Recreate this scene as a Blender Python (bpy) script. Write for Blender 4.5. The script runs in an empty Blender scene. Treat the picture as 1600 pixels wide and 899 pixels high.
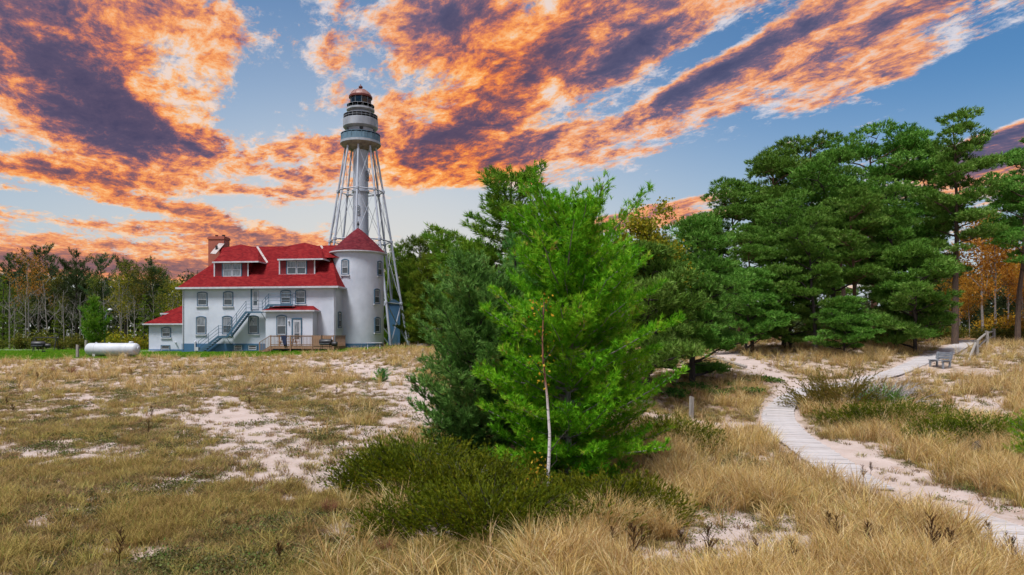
import bpy, math, random
import numpy as np
from mathutils import Vector, Matrix

# ------------------------------------------------------------------ camera
SC = bpy.context.scene
COL = SC.collection
CAMZ = 5.0
F = 1066.7                      # focal length in photograph pixels (24 mm on 36 mm)
HORIZON = 528.0
cam_data = bpy.data.cameras.new('camera')
cam_data.lens = 24.0
cam_data.sensor_width = 36.0
cam_data.shift_y = (HORIZON - 449.5) / 1600.0
cam_data.clip_start = 0.1
cam_data.clip_end = 6000.0
cam = bpy.data.objects.new('camera', cam_data)
cam.location = (0, 0, CAMZ)
cam.rotation_euler = (math.radians(90), 0, 0)
COL.objects.link(cam)
SC.camera = cam

SC.view_settings.view_transform = 'Standard'
SC.view_settings.look = 'None'
SC.view_settings.gamma = 1.0
SC.view_settings.use_curve_mapping = False
SC.view_settings.exposure = 1.0
SC.render.engine = 'CYCLES'
SC.cycles.use_denoising = True
SC.cycles.use_adaptive_sampling = True
SC.cycles.adaptive_threshold = 0.02
SC.cycles.max_bounces = 6
SC.cycles.diffuse_bounces = 3
SC.cycles.glossy_bounces = 2
SC.cycles.transmission_bounces = 4
SC.cycles.transparent_max_bounces = 6
SC.cycles.sample_clamp_indirect = 4.0

SUN_EL, SUN_AZ = math.radians(64), math.radians(215)   # behind and left of the camera, veiled by cloud
sun_data = bpy.data.lights.new('sun', 'SUN')
sun_data.energy = 2.7
sun_data.angle = math.radians(16)
sun_data.color = (1.0, 0.97, 0.95)
sun = bpy.data.objects.new('sun', sun_data)
sd = Vector((math.sin(SUN_AZ) * math.cos(SUN_EL), math.cos(SUN_AZ) * math.cos(SUN_EL), math.sin(SUN_EL)))
sun.rotation_euler = sd.to_track_quat('Z', 'Y').to_euler()
COL.objects.link(sun)

# ------------------------------------------------------------------ sky
world = bpy.data.worlds.new('World')
SC.world = world
world.use_nodes = True
wt = world.node_tree
wt.nodes.clear()


class NT:
    def __init__(s, tree):
        s.t = tree
    def node(s, typ, **kw):
        n = s.t.nodes.new(typ)
        for k, v in kw.items():
            setattr(n, k, v)
        return n
    def put(s, sock, val):
        if val is None:
            return
        if hasattr(val, 'is_linked') or hasattr(val, 'links'):
            s.t.links.new(val, sock)
        else:
            sock.default_value = val
    def math(s, op, a, b=None, c=None, clamp=False):
        n = s.node('ShaderNodeMath', operation=op, use_clamp=clamp)
        for i, v in enumerate((a, b, c)):
            s.put(n.inputs[i], v)
        return n.outputs[0]
    def dot(s, a, vec):
        n = s.node('ShaderNodeVectorMath', operation='DOT_PRODUCT')
        s.put(n.inputs[0], a)
        n.inputs[1].default_value = vec
        return n.outputs['Value']
    def noise(s, vec, scale, detail=6, rough=0.55, dist=0.0, lac=2.0):
        n = s.node('ShaderNodeTexNoise')
        if vec is not None:
            s.put(n.inputs['Vector'], vec)
        n.inputs['Scale'].default_value = scale
        n.inputs['Detail'].default_value = detail
        n.inputs['Roughness'].default_value = rough
        n.inputs['Lacunarity'].default_value = lac
        n.inputs['Distortion'].default_value = dist
        return n.outputs['Fac']
    def ramp(s, fac, stops, interp='LINEAR'):
        n = s.node('ShaderNodeValToRGB')
        n.color_ramp.interpolation = interp
        e = n.color_ramp.elements
        while len(e) < len(stops):
            e.new(0.5)
        for el, (p, c) in zip(e, stops):
            el.position = p
            el.color = (c[0], c[1], c[2], 1.0) if not isinstance(c, (int, float)) else (c, c, c, 1.0)
        s.put(n.inputs[0], fac)
        return n.outputs[0]
    def mix(s, fac, a, b, mode='MIX'):
        n = s.node('ShaderNodeMixRGB', blend_type=mode)
        s.put(n.inputs[0], fac)
        for i, v in ((1, a), (2, b)):
            if isinstance(v, tuple):
                v = (v[0], v[1], v[2], 1.0)
            s.put(n.inputs[i], v)
        return n.outputs[0]
    def maprange(s, v, a, b, c=0.0, d=1.0, smooth=True):
        n = s.node('ShaderNodeMapRange', interpolation_type='SMOOTHSTEP' if smooth else 'LINEAR')
        s.put(n.inputs[0], v)
        for i, q in enumerate((a, b, c, d)):
            n.inputs[i + 1].default_value = q
        return n.outputs[0]


def srgb(r, g, b):
    f = lambda c: (c / 255 / 12.92) if c / 255 <= 0.04045 else ((c / 255 + 0.055) / 1.055) ** 2.4
    return (f(r), f(g), f(b))


W = NT(wt)
tc = W.node('ShaderNodeTexCoord').outputs['Generated']
sep = W.node('ShaderNodeSeparateXYZ')
wt.links.new(tc, sep.inputs[0])
dx, dy, dz = sep.outputs
zc = W.math('ADD', W.math('MAXIMUM', dz, 0.0), 0.10)
# a flat cloud deck seen in perspective, its streets running towards a point left of the lighthouse
ca, sa = math.cos(math.radians(-30)), math.sin(math.radians(-30))
al = W.math('DIVIDE', W.dot(tc, (sa, ca, 0)), zc)
ac = W.math('DIVIDE', W.dot(tc, (ca, -sa, 0)), zc)
comb = W.node('ShaderNodeCombineXYZ')
W.put(comb.inputs[0], W.math('MULTIPLY', al, 0.68))
W.put(comb.inputs[1], ac)
cv = comb.outputs[0]
n_big = W.noise(cv, 1.9, 10, 0.62, 0.25)
n_mid = W.noise(cv, 6.5, 11, 0.72, 0.25)
n_fin = W.noise(cv, 24.0, 7, 0.72, 0.3)
off = W.node('ShaderNodeVectorMath', operation='ADD')
wt.links.new(cv, off.inputs[0])
off.inputs[1].default_value = (0.028, -0.034, 0.0)
relief = W.math('SUBTRACT', W.noise(off.outputs[0], 6.5, 11, 0.72, 0.25), n_mid)


def blobs(lst, base):
    """soft patches of thick or thin cloud fixed in the sky: bearing and height, half widths, tilt, weight"""
    acc = None
    for (px, py, rx, ry, tilt, wgt) in lst:
        c = Vector(((px - 800) / F, 1.0, (HORIZON - py) / F))
        ln = c.length
        c.normalize()
        right = Vector((c.y, -c.x, 0)).normalized()
        up = right.cross(c).normalized()
        t = math.radians(tilt)
        A = (right * math.cos(t) + up * math.sin(t)) * (F / ln ** 0 / rx)
        B = (-right * math.sin(t) + up * math.cos(t)) * (F / ln ** 0 / ry)
        A *= ln ** 0.9
        B *= ln ** 0.9
        u = W.dot(tc, A)
        v = W.dot(tc, B)
        q = W.math('MULTIPLY_ADD', v, v, W.math('MULTIPLY', u, u))
        g = W.math('POWER', 0.40, q)
        acc = W.math('MULTIPLY_ADD', g, wgt, base if acc is None else acc)
    return acc


THICK = [
    # left mass
    (150, 110, 130, 70, -55, .30), (190, 205, 120, 40, -35, .36), (40, 60, 120, 90, 0, .16), (300, 25, 150, 50, 0, .24), (320, 130, 60, 60, 0, .10),
    (60, 190, 140, 50, 0, .14), (320, 250, 150, 40, -20, .22), (70, 262, 170, 18, -4, .42), (90, 300, 150, 18, 0, .08),
    (240, 325, 90, 14, -8, .30), (340, 335, 80, 12, -8, .25), (120, 350, 260, 10, 0, .20), (90, 376, 300, 9, 0, .26), (110, 412, 420, 20, 0, .75), (390, 362, 140, 14, -4, .40), (420, 385, 140, 12, 0, .3),
    (430, 228, 140, 26, 0, .20), (480, 292, 60, 22, 30, .24), (400, 300, 60, 10, 0, .2), (460, 275, 30, 8, 0, .25), (520, 120, 30, 40, 0, .12), (460, 60, 60, 30, 20, .06),
    # gaps on the left
    (440, 125, 75, 75, 0, -.24), (395, 190, 70, 40, 0, -.20), (345, 205, 40, 30, 30, -.1), (170, 328, 190, 9, -3, -.30), (480, 335, 160, 26, 0, -.24), (360, 280, 80, 14, 0, -.22),
    (10, 235, 60, 16, 0, -.2), (480, 40, 60, 50, 0, -.04), (330, 308, 60, 10, 0, -.18), (420, 8, 60, 30, 0, -.2),
    # right of the lighthouse
    (700, 25, 70, 50, 0, .50), (640, 60, 40, 40, 0, .12), (540, 20, 60, 20, 0, .08), (765, 165, 110, 34, 28, .50), (605, 200, 45, 36, 0, .30), (690, 218, 60, 18, 20, .34),
    (830, 90, 160, 70, 42, .14), (720, 262, 160, 36, 14, .34), (920, 20, 120, 40, 30, .42), (955, 105, 100, 30, 30, .44), (1010, 55, 90, 36, 20, .36),
    (1060, 140, 90, 24, 24, .20), (1230, 45, 170, 24, 20, .46), (1110, 115, 60, 20, 20, .20), (1180, 150, 260, 20, 17, .17), (1420, 100, 120, 26, 14, .26), (1330, 90, 80, 20, 16, .14),
    (1420, 20, 150, 18, 18, .34), (960, 200, 200, 30, 18, .16), (1590, 85, 40, 12, 20, .2), (820, 230, 90, 22, 20, .16),
    # gaps on the right
    (1110, 82, 110, 20, 22, -.40), (1010, 150, 120, 14, 24, -.26), (880, 168, 60, 18, 24, -.26), (1340, 75, 120, 14, 18, -.30), (1050, 20, 60, 12, 20, -.16), (1540, 120, 80, 70, 0, -.42), (1350, 200, 260, 42, 15, -.42), (1010, 318, 260, 36, 8, -.42), (1160, 240, 120, 24, 16, -.30),
    (850, 140, 22, 14, 20, -.26), (660, 110, 26, 26, 0, -.10), (620, 260, 22, 22, 0, -.16), (580, 100, 30, 34, 0, -.20), (740, 320, 160, 24, 0, -.34), (1490, 190, 60, 60, 0, -.2),
    # low banks on the right
    (1060, 318, 130, 12, 9, .75), (1000, 348, 160, 13, 4, .60), (1590, 205, 90, 14, 16, .55), (1570, 250, 120, 40, 0, .62), (1250, 222, 170, 10, 10, .50),
]
base_t = W.math('ADD', W.math('MULTIPLY', W.math('SUBTRACT', n_big, 0.5), 0.75),
                W.math('ADD', W.math('MULTIPLY', W.math('SUBTRACT', n_mid, 0.5), 1.35),
                       W.math('MULTIPLY_ADD', W.math('SUBTRACT', n_fin, 0.5), 0.55, 0.325)))
base_t = W.math('SUBTRACT', base_t, W.maprange(dz, 0.10, 0.28, 0.16, 0.0))
thick = blobs(THICK, base_t)
warm = blobs([(770, 130, 190, 100, 40, .9), (720, 270, 160, 40, 0, .7), (250, 150, 260, 160, 0, .65), (90, 290, 170, 40, 0, .8), (280, 345, 300, 22, 0, .7)],
             W.math('MULTIPLY', W.math('SUBTRACT', n_big, 0.4), 0.4))
warm = W.math('MINIMUM', W.math('MAXIMUM', warm, 0.0), 1.0)
shade = W.math('MULTIPLY_ADD', relief, 1.40, W.math('MULTIPLY_ADD', thick, 0.72, 0.105))
shade = W.math('SUBTRACT', shade, blobs([(840, 95, 170, 60, 40, .11), (720, 262, 150, 30, 12, .10), (300, 95, 50, 90, 0, .08), (300, 265, 120, 30, -15, .06)], 0.0))
K = 0.5       # display values divided by the exposure of one stop


def kc(r, g, b, m=1.0):
    c = srgb(r, g, b)
    return tuple(x * K * m for x in c)


warm_ramp = W.ramp(shade, [(0.27, kc(250, 216, 190)), (0.36, kc(254, 190, 120)), (0.45, kc(252, 156, 76)), (0.53, kc(222, 120, 78)),
                           (0.62, kc(146, 92, 94)), (0.73, kc(96, 78, 100)), (1.0, kc(80, 70, 96))])
cool_ramp = W.ramp(shade, [(0.27, kc(214, 212, 222)), (0.36, kc(240, 196, 172)), (0.45, kc(244, 164, 112)), (0.53, kc(188, 130, 124)),
                           (0.61, kc(118, 104, 130)), (0.74, kc(88, 90, 122)), (1.0, kc(72, 78, 112))])
cloud = W.mix(warm, cool_ramp, warm_ramp)
dusk_ramp = W.ramp(shade, [(0.26, kc(248, 210, 176)), (0.38, kc(250, 176, 116)), (0.50, kc(232, 146, 104)), (0.60, kc(178, 120, 108)), (0.8, kc(126, 98, 106)), (1.0, kc(150, 104, 104))])
cloud = W.mix(W.maprange(dz, 0.10, 0.24, 1.0, 0.0), cloud, dusk_ramp)
# clear air: Nishita for the gradient, with the sun low
nish = W.node('ShaderNodeTexSky', sky_type='NISHITA')
nish.sun_disc = False
nish.sun_elevation = SUN_EL
nish.sun_rotation = SUN_AZ
nish.air_density = 1.3
nish.dust_density = 0.6
nish.ozone_density = 2.0
clear = W.mix(1.0, nish.outputs[0], (0.022, 0.040, 0.054), 'MULTIPLY')
# pale bright air low over the water
low = W.maprange(dz, 0.0, 0.34, 1.0, 0.0)
clear = W.mix(W.math('MULTIPLY', low, 0.80), clear, kc(205, 210, 214))
# afterglow: the air is paler towards the bearing where the sun went down
glow = blobs([(580, 350, 440, 230, 0, 0.78)], 0.0)
clear = W.mix(glow, clear, W.mix(low, kc(206, 216, 226), kc(240, 226, 206)))
alpha = W.math('MULTIPLY', W.maprange(thick, 0.21, 0.47), W.maprange(dz, 0.0, 0.05))
skycol = W.mix(alpha, clear, cloud)
scaled = W.mix(1.0, skycol, (10.0, 10.0, 10.0), 'MULTIPLY')
bg = W.node('ShaderNodeBackground')
bg.inputs['Strength'].default_value = 0.1
wt.links.new(scaled, bg.inputs['Color'])
wo = W.node('ShaderNodeOutputWorld')
wt.links.new(bg.outputs[0], wo.inputs['Surface'])
world.cycles.sampling_method = 'MANUAL'
world.cycles.sample_map_resolution = 512

# ------------------------------------------------------------------ helpers
rnd = random.Random(7)
RNG = np.random.default_rng(11)


def tag(o, label=None, cat=None, group=None, kind=None):
    if label: o['label'] = label
    if cat: o['category'] = cat
    if group: o['group'] = group
    if kind: o['kind'] = kind
    return o


def empty(name, loc=(0, 0, 0), rz=0.0, parent=None):
    o = bpy.data.objects.new(name, None)
    o.location = loc
    o.rotation_euler = (0, 0, rz)
    o.empty_display_size = 0.2
    COL.objects.link(o)
    if parent is not None:
        o.parent = parent
    return o


def link(name, me, parent=None, loc=None, rot=None, scale=None):
    o = bpy.data.objects.new(name, me)
    COL.objects.link(o)
    if parent is not None: o.parent = parent
    if loc is not None: o.location = loc
    if rot is not None: o.rotation_euler = rot
    if scale is not None: o.scale = scale
    return o


class MB:
    """collects shapes, then links them as one mesh"""
    def __init__(s):
        s.v, s.f = [], []
    def add(s, vs, fs, M=None):
        o = len(s.v)
        if M is not None:
            vs = [tuple(M @ Vector(p)) for p in vs]
        s.v += [tuple(p) for p in vs]
        s.f += [tuple(i + o for i in f) for f in fs]
        return s
    def box(s, x0, x1, y0, y1, z0, z1, M=None):
        vs = [(x0, y0, z0), (x1, y0, z0), (x1, y1, z0), (x0, y1, z0), (x0, y0, z1), (x1, y0, z1), (x1, y1, z1), (x0, y1, z1)]
        return s.add(vs, [(0, 3, 2, 1), (4, 5, 6, 7), (0, 1, 5, 4), (1, 2, 6, 5), (2, 3, 7, 6), (3, 0, 4, 7)], M)
    def bar(s, p, q, w, h=None, up=(0, 0, 1), M=None):
        p, q, up = Vector(p), Vector(q), Vector(up)
        h = w if h is None else h
        d = (q - p).normalized()
        if abs(d.dot(up)) > 0.98: up = Vector((1, 0, 0))
        a = d.cross(up).normalized()
        b = a.cross(d).normalized()
        vs = []
        for c in (p, q):
            for i, j in ((-1, -1), (1, -1), (1, 1), (-1, 1)):
                vs.append(c + a * (i * w / 2) + b * (j * h / 2))
        return s.add(vs, [(0, 1, 2, 3), (7, 6, 5, 4), (0, 4, 5, 1), (1, 5, 6, 2), (2, 6, 7, 3), (3, 7, 4, 0)], M)
    def tube(s, p, q, r0, r1=None, n=8, M=None):
        return s.path([p, q], [r0, r0 if r1 is None else r1], n, M)
    def path(s, pts, rad, n=6, M=None):
        pts = [Vector(p) for p in pts]
        vs, fs = [], []
        ref = None
        for i, p in enumerate(pts):
            d = (pts[min(i + 1, len(pts) - 1)] - pts[max(i - 1, 0)]).normalized()
            if ref is None:
                ref = Vector((0, 0, 1)) if abs(d.z) < 0.9 else Vector((1, 0, 0))
            a = d.cross(ref).normalized()
            b = d.cross(a).normalized()
            ref = -b if False else ref
            for k in range(n):
                t = 2 * math.pi * k / n
                vs.append(p + (a * math.cos(t) + b * math.sin(t)) * rad[i])
        for i in range(len(pts) - 1):
            for k in range(n):
                k2 = (k + 1) % n
                fs.append((i * n + k, i * n + k2, (i + 1) * n + k2, (i + 1) * n + k))
        fs.append(tuple(range(n))[::-1])
        fs.append(tuple((len(pts) - 1) * n + k for k in range(n)))
        return s.add(vs, fs, M)
    def lathe(s, prof, n=32, M=None):
        vs, fs = [], []
        for r, z in prof:
            for k in range(n):
                t = 2 * math.pi * k / n
                vs.append((r * math.cos(t), r * math.sin(t), z))
        for i in range(len(prof) - 1):
            for k in range(n):
                k2 = (k + 1) % n
                fs.append((i * n + k, i * n + k2, (i + 1) * n + k2, (i + 1) * n + k))
        if prof[0][0] > 1e-6: fs.append(tuple(range(n))[::-1])
        if prof[-1][0] > 1e-6: fs.append(tuple((len(prof) - 1) * n + k for k in range(n)))
        return s.add(vs, fs, M)
    def ring(s, r, z, h, w, n=32, M=None):
        return s.lathe([(r - w / 2, z), (r + w / 2, z), (r + w / 2, z + h), (r - w / 2, z + h), (r - w / 2, z)], n, M)
    def extrude(s, poly, y0, y1, M=None):
        """closed outline given in x,z, pushed from y0 to y1"""
        n = len(poly)
        vs = [(x, y0, z) for x, z in poly] + [(x, y1, z) for x, z in poly]
        fs = [tuple(range(n)), tuple(range(2 * n - 1, n - 1, -1))]
        fs += [(i, i + n, (i + 1) % n + n, (i + 1) % n) for i in range(n)]
        return s.add(vs, fs, M)
    def mesh(s, name, m, smooth=False):
        me = bpy.data.meshes.new(name)
        me.from_pydata(s.v, [], s.f)
        me.validate()
        if m is not None: me.materials.append(m)
        if smooth:
            me.polygons.foreach_set('use_smooth', [True] * len(me.polygons))
            me.set_sharp_from_angle(angle=math.radians(40))
        me.update()
        return me
    def build(s, name, m, parent=None, smooth=False, loc=None, rot=None):
        return link(name, s.mesh(name, m, smooth), parent, loc, rot)


def copy_tree(o, parent=None):
    c = o.copy()
    COL.objects.link(c)
    c.parent = parent
    for ch in list(o.children):
        copy_tree(ch, c)
    return c


# ------------------------------------------------------------------ materials
def pmat(name, c1, c2=None, scale=3.0, rough=0.7, bump=0.0, bscale=None, metal=0.0, stretch=(1, 1, 1), detail=5, spec=0.35, lo=0.35, hi=0.65, bdist=0.02, coat=0.0):
    m = bpy.data.materials.new(name)
    m.use_nodes = True
    t = NT(m.node_tree)
    bs = m.node_tree.nodes['Principled BSDF']
    bs.inputs['Roughness'].default_value = rough
    bs.inputs['Metallic'].default_value = metal
    bs.inputs['Specular IOR Level'].default_value = spec
    if coat: bs.inputs['Coat Weight'].default_value = coat
    co = t.node('ShaderNodeTexCoord').outputs['Object']
    mp = t.node('ShaderNodeMapping')
    mp.inputs['Scale'].default_value = stretch
    m.node_tree.links.new(co, mp.inputs[0])
    vec = mp.outputs[0]
    if c2 is None: c2 = tuple(x * 0.82 for x in c1)
    fac = t.noise(vec, scale, detail, 0.6)
    col = t.ramp(fac, [(lo, c1), (hi, c2)])
    m.node_tree.links.new(col, bs.inputs['Base Color'])
    if bump:
        b = t.node('ShaderNodeBump')
        b.inputs['Strength'].default_value = bump
        b.inputs['Distance'].default_value = bdist
        t.put(b.inputs['Height'], t.noise(vec, bscale or scale * 4, 6, 0.65))
        m.node_tree.links.new(b.outputs[0], bs.inputs['Normal'])
    m['t'] = 1
    return m


def foliage(name, stops, trans=0.5, rough=0.55, hue=0.02, val=0.25):
    """leaf colour picked by a random tint stored on each tuft, with a little change from plant to plant"""
    m = bpy.data.materials.new(name)
    m.use_nodes = True
    t = NT(m.node_tree)
    bs = m.node_tree.nodes['Principled BSDF']
    out = m.node_tree.nodes['Material Output']
    at = t.node('ShaderNodeAttribute', attribute_name='tint')
    col = t.ramp(at.outputs['Fac'], stops)
    oi = t.node('ShaderNodeObjectInfo')
    hs = t.node('ShaderNodeHueSaturation')
    t.put(hs.inputs['Hue'], t.math('MULTIPLY_ADD', oi.outputs['Random'], hue * 2, 0.5 - hue))
    t.put(hs.inputs['Value'], t.math('MULTIPLY_ADD', oi.outputs['Random'], val, 1 - val * 0.5))
    m.node_tree.links.new(col, hs.inputs['Color'])
    c = hs.outputs[0]
    m.node_tree.links.new(c, bs.inputs['Base Color'])
    bs.inputs['Roughness'].default_value = rough
    bs.inputs['Specular IOR Level'].default_value = 0.12
    tr = t.node('ShaderNodeBsdfTranslucent')
    m.node_tree.links.new(c, tr.inputs[0])
    mx = t.node('ShaderNodeMixShader')
    mx.inputs[0].default_value = trans
    m.node_tree.links.new(bs.outputs[0], mx.inputs[1])
    m.node_tree.links.new(tr.outputs[0], mx.inputs[2])
    m.node_tree.links.new(mx.outputs[0], out.inputs['Surface'])
    return m


def brick_wall(name, base, dark, course=0.075):
    """painted brick: faint courses in relief, chalky stains"""
    m = bpy.data.materials.new(name)
    m.use_nodes = True
    t = NT(m.node_tree)
    bs = m.node_tree.nodes['Principled BSDF']
    co = t.node('ShaderNodeTexCoord').outputs['Object']
    st = t.noise(co, 0.35, 6, 0.65)
    mp = t.node('ShaderNodeMapping')
    mp.inputs['Scale'].default_value = (3.0, 3.0, 0.35)
    m.node_tree.links.new(co, mp.inputs[0])
    run = t.noise(mp.outputs[0], 1.0, 5, 0.6)
    fac = t.math('ADD', t.math('MULTIPLY', st, 0.88), t.math('MULTIPLY', run, 0.12))
    col = t.ramp(fac, [(0.40, base), (0.68, dark)])
    m.node_tree.links.new(col, bs.inputs['Base Color'])
    bs.inputs['Roughness'].default_value = 0.6
    se = t.node('ShaderNodeSeparateXYZ')
    m.node_tree.links.new(co, se.inputs[0])
    wv = t.math('FRACT', t.math('DIVIDE', se.outputs[2], course))
    joint = t.math('LESS_THAN', wv, 0.16)
    b = t.node('ShaderNodeBump')
    b.inputs['Strength'].default_value = 0.35
    b.inputs['Distance'].default_value = 0.012
    t.put(b.inputs['Height'], t.math('ADD', t.math('MULTIPLY', joint, -0.7), t.math('MULTIPLY', t.noise(co, 7, 4, 0.6), 1.2)))
    m.node_tree.links.new(b.outputs[0], bs.inputs['Normal'])
    return m


def shingle(name, c1, c2, c3):
    """asphalt shingles: rows and random tabs a little lighter or darker, edges in relief"""
    m = bpy.data.materials.new(name)
    m.use_nodes = True
    t = NT(m.node_tree)
    bs = m.node_tree.nodes['Principled BSDF']
    co = t.node('ShaderNodeTexCoord').outputs['Object']
    se = t.node('ShaderNodeSeparateXYZ')
    m.node_tree.links.new(co, se.inputs[0])
    row = t.math('FLOOR', t.math('DIVIDE', se.outputs[2], 0.115))
    xy = t.math('ADD', t.math('ADD', se.outputs[0], se.outputs[1]), t.math('MULTIPLY', row, 0.37))
    tab = t.math('FLOOR', t.math('DIVIDE', xy, 0.31))
    cb = t.node('ShaderNodeCombineXYZ')
    t.put(cb.inputs[0], tab)
    t.put(cb.inputs[1], row)
    wn = t.node('ShaderNodeTexWhiteNoise', noise_dimensions='2D')
    m.node_tree.links.new(cb.outputs[0], wn.inputs['Vector'])
    fac = t.math('ADD', t.math('MULTIPLY', wn.outputs['Value'], 0.45), t.math('MULTIPLY', t.noise(co, 0.45, 7, 0.7), 0.75))
    col = t.ramp(fac, [(0.30, c1), (0.60, c2), (0.90, c3)])
    m.node_tree.links.new(col, bs.inputs['Base Color'])
    bs.inputs['Roughness'].default_value = 0.9
    bs.inputs['Specular IOR Level'].default_value = 0.06
    b = t.node('ShaderNodeBump')
    b.inputs['Strength'].default_value = 0.6
    b.inputs['Distance'].default_value = 0.03
    fr = t.math('FRACT', t.math('DIVIDE', se.outputs[2], 0.115))
    t.put(b.inputs['Height'], t.math('ADD', t.math('MULTIPLY', fr, -1.0), t.math('MULTIPLY', t.noise(co, 30, 3, 0.6), 0.8)))
    m.node_tree.links.new(b.outputs[0], bs.inputs['Normal'])
    return m


M = {}
M['white_brick'] = brick_wall('white_brick', (0.51, 0.555, 0.63), (0.38, 0.42, 0.49))
M['blue_base'] = brick_wall('blue_base', (0.040, 0.125, 0.235), (0.034, 0.10, 0.19))
M['roof_red'] = shingle('roof_red', (0.105, 0.008, 0.010), (0.155, 0.010, 0.012), (0.20, 0.020, 0.019))
M['cone_red'] = shingle('cone_red', (0.065, 0.012, 0.017), (0.105, 0.015, 0.021), (0.14, 0.028, 0.033))
M['white_trim'] = pmat('white_trim', (0.50, 0.52, 0.56), (0.36, 0.375, 0.41), 2.0, 0.5)
M['blue_trim'] = pmat('blue_trim', (0.055, 0.12, 0.18), (0.04, 0.095, 0.15), 2.0, 0.5)
M['red_siding'] = pmat('red_siding', (0.17, 0.010, 0.016), (0.13, 0.010, 0.014), 1.5, 0.6, stretch=(1, 1, 6))
M['chimney_brick'] = brick_wall('chimney_brick', (0.33, 0.085, 0.05), (0.25, 0.065, 0.04))
M['glass_dark'] = pmat('glass_dark', (0.035, 0.045, 0.055), (0.06, 0.07, 0.08), 0.8, 0.06, spec=0.8)
M['glass_curtain'] = pmat('glass_curtain', (0.24, 0.26, 0.29), (0.09, 0.105, 0.125), 1.4, 0.08, spec=0.8, stretch=(5, 5, 0.8))
M['tower_white'] = pmat('tower_white', (0.42, 0.46, 0.52), (0.22, 0.25, 0.30), 0.55, 0.45, stretch=(1, 1, 0.3), lo=0.42, hi=0.78)
M['tower_head'] = pmat('tower_head', (0.34, 0.37, 0.41), (0.20, 0.225, 0.26), 0.8, 0.45, stretch=(1, 1, 0.4), lo=0.42, hi=0.75)
M['tower_grey'] = pmat('tower_grey', (0.15, 0.17, 0.19), (0.10, 0.12, 0.14), 1.0, 0.5)
M['gallery_blue'] = pmat('gallery_blue', (0.11, 0.19, 0.25), (0.085, 0.15, 0.2), 1.5, 0.5)
M['gallery_under'] = pmat('gallery_under', (0.30, 0.25, 0.20), (0.16, 0.13, 0.11), 2.0, 0.7)
M['rust_red'] = pmat('rust_red', (0.13, 0.028, 0.020), (0.08, 0.018, 0.014), 2.0, 0.5)
M['dome_pale'] = pmat('dome_pale', (0.27, 0.16, 0.145), (0.17, 0.075, 0.06), 1.2, 0.45, stretch=(1, 1, 0.4))
M['iron_black'] = pmat('iron_black', (0.016, 0.017, 0.02), (0.028, 0.028, 0.03), 4.0, 0.45)
M['deck_wood'] = pmat('deck_wood', (0.31, 0.185, 0.11), (0.20, 0.12, 0.075), 3.0, 0.8, 0.2, 30, stretch=(4, 4, 0.6))
M['grey_wood'] = pmat('grey_wood', (0.25, 0.27, 0.30), (0.15, 0.165, 0.19), 3.0, 0.85, 0.3, 40, stretch=(1.2, 7, 7))
M['post_wood'] = pmat('post_wood', (0.33, 0.31, 0.28), (0.17, 0.155, 0.14), 3.0, 0.85, 0.3, 40, stretch=(7, 7, 1.0))
M['plank'] = pmat('plank', (0.45, 0.425, 0.42), (0.35, 0.325, 0.32), 2.2, 0.85, 0.25, 40, stretch=(1.2, 6, 6))
M['plank_worn'] = pmat('plank_worn', (0.47, 0.45, 0.45), (0.37, 0.35, 0.345), 2.0, 0.85, 0.25, 40, stretch=(1.2, 6, 6))
M['plank_dark'] = pmat('plank_dark', (0.41, 0.385, 0.38), (0.32, 0.30, 0.295), 2.6, 0.85, 0.25, 40, stretch=(1.2, 6, 6))
M['tank_white'] = pmat('tank_white', (0.52, 0.56, 0.60), (0.40, 0.43, 0.46), 0.9, 0.4, stretch=(1, 1, 1))
M['navy_cloth'] = pmat('navy_cloth', (0.012, 0.02, 0.05), (0.02, 0.03, 0.07), 6, 0.9)
M['bark_pine'] = pmat('bark_pine', (0.115, 0.075, 0.052), (0.055, 0.04, 0.032), 3.0, 0.9, 0.6, 14, stretch=(5, 5, 1.2), bdist=0.04)
M['bark_red'] = pmat('bark_red', (0.17, 0.09, 0.052), (0.085, 0.052, 0.038), 3.0, 0.9, 0.6, 14, stretch=(5, 5, 1.2), bdist=0.04)
M['bark_grey'] = pmat('bark_grey', (0.27, 0.25, 0.235), (0.15, 0.135, 0.125), 3.0, 0.9, 0.4, 14, stretch=(5, 5, 1.2))
M['bark_dark'] = pmat('bark_dark', (0.05, 0.04, 0.034), (0.028, 0.024, 0.022), 3.0, 0.9, 0.5, 14, stretch=(5, 5, 1.2))
M['dead_wood'] = pmat('dead_wood', (0.40, 0.38, 0.37), (0.22, 0.21, 0.21), 4.0, 0.9)
M['concrete'] = pmat('concrete', (0.50, 0.49, 0.48), (0.38, 0.37, 0.36), 2.0, 0.9)
M['flashing'] = pmat('flashing', (0.40, 0.36, 0.35), (0.26, 0.22, 0.21), 3.0, 0.6)
M['lens_glass'] = pmat('lens_glass', (0.10, 0.13, 0.15), (0.16, 0.20, 0.22), 3.0, 0.05, spec=0.9)
M['road_grey'] = pmat('road_grey', (0.30, 0.30, 0.31), (0.24, 0.24, 0.25), 1.0, 0.9)

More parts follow.
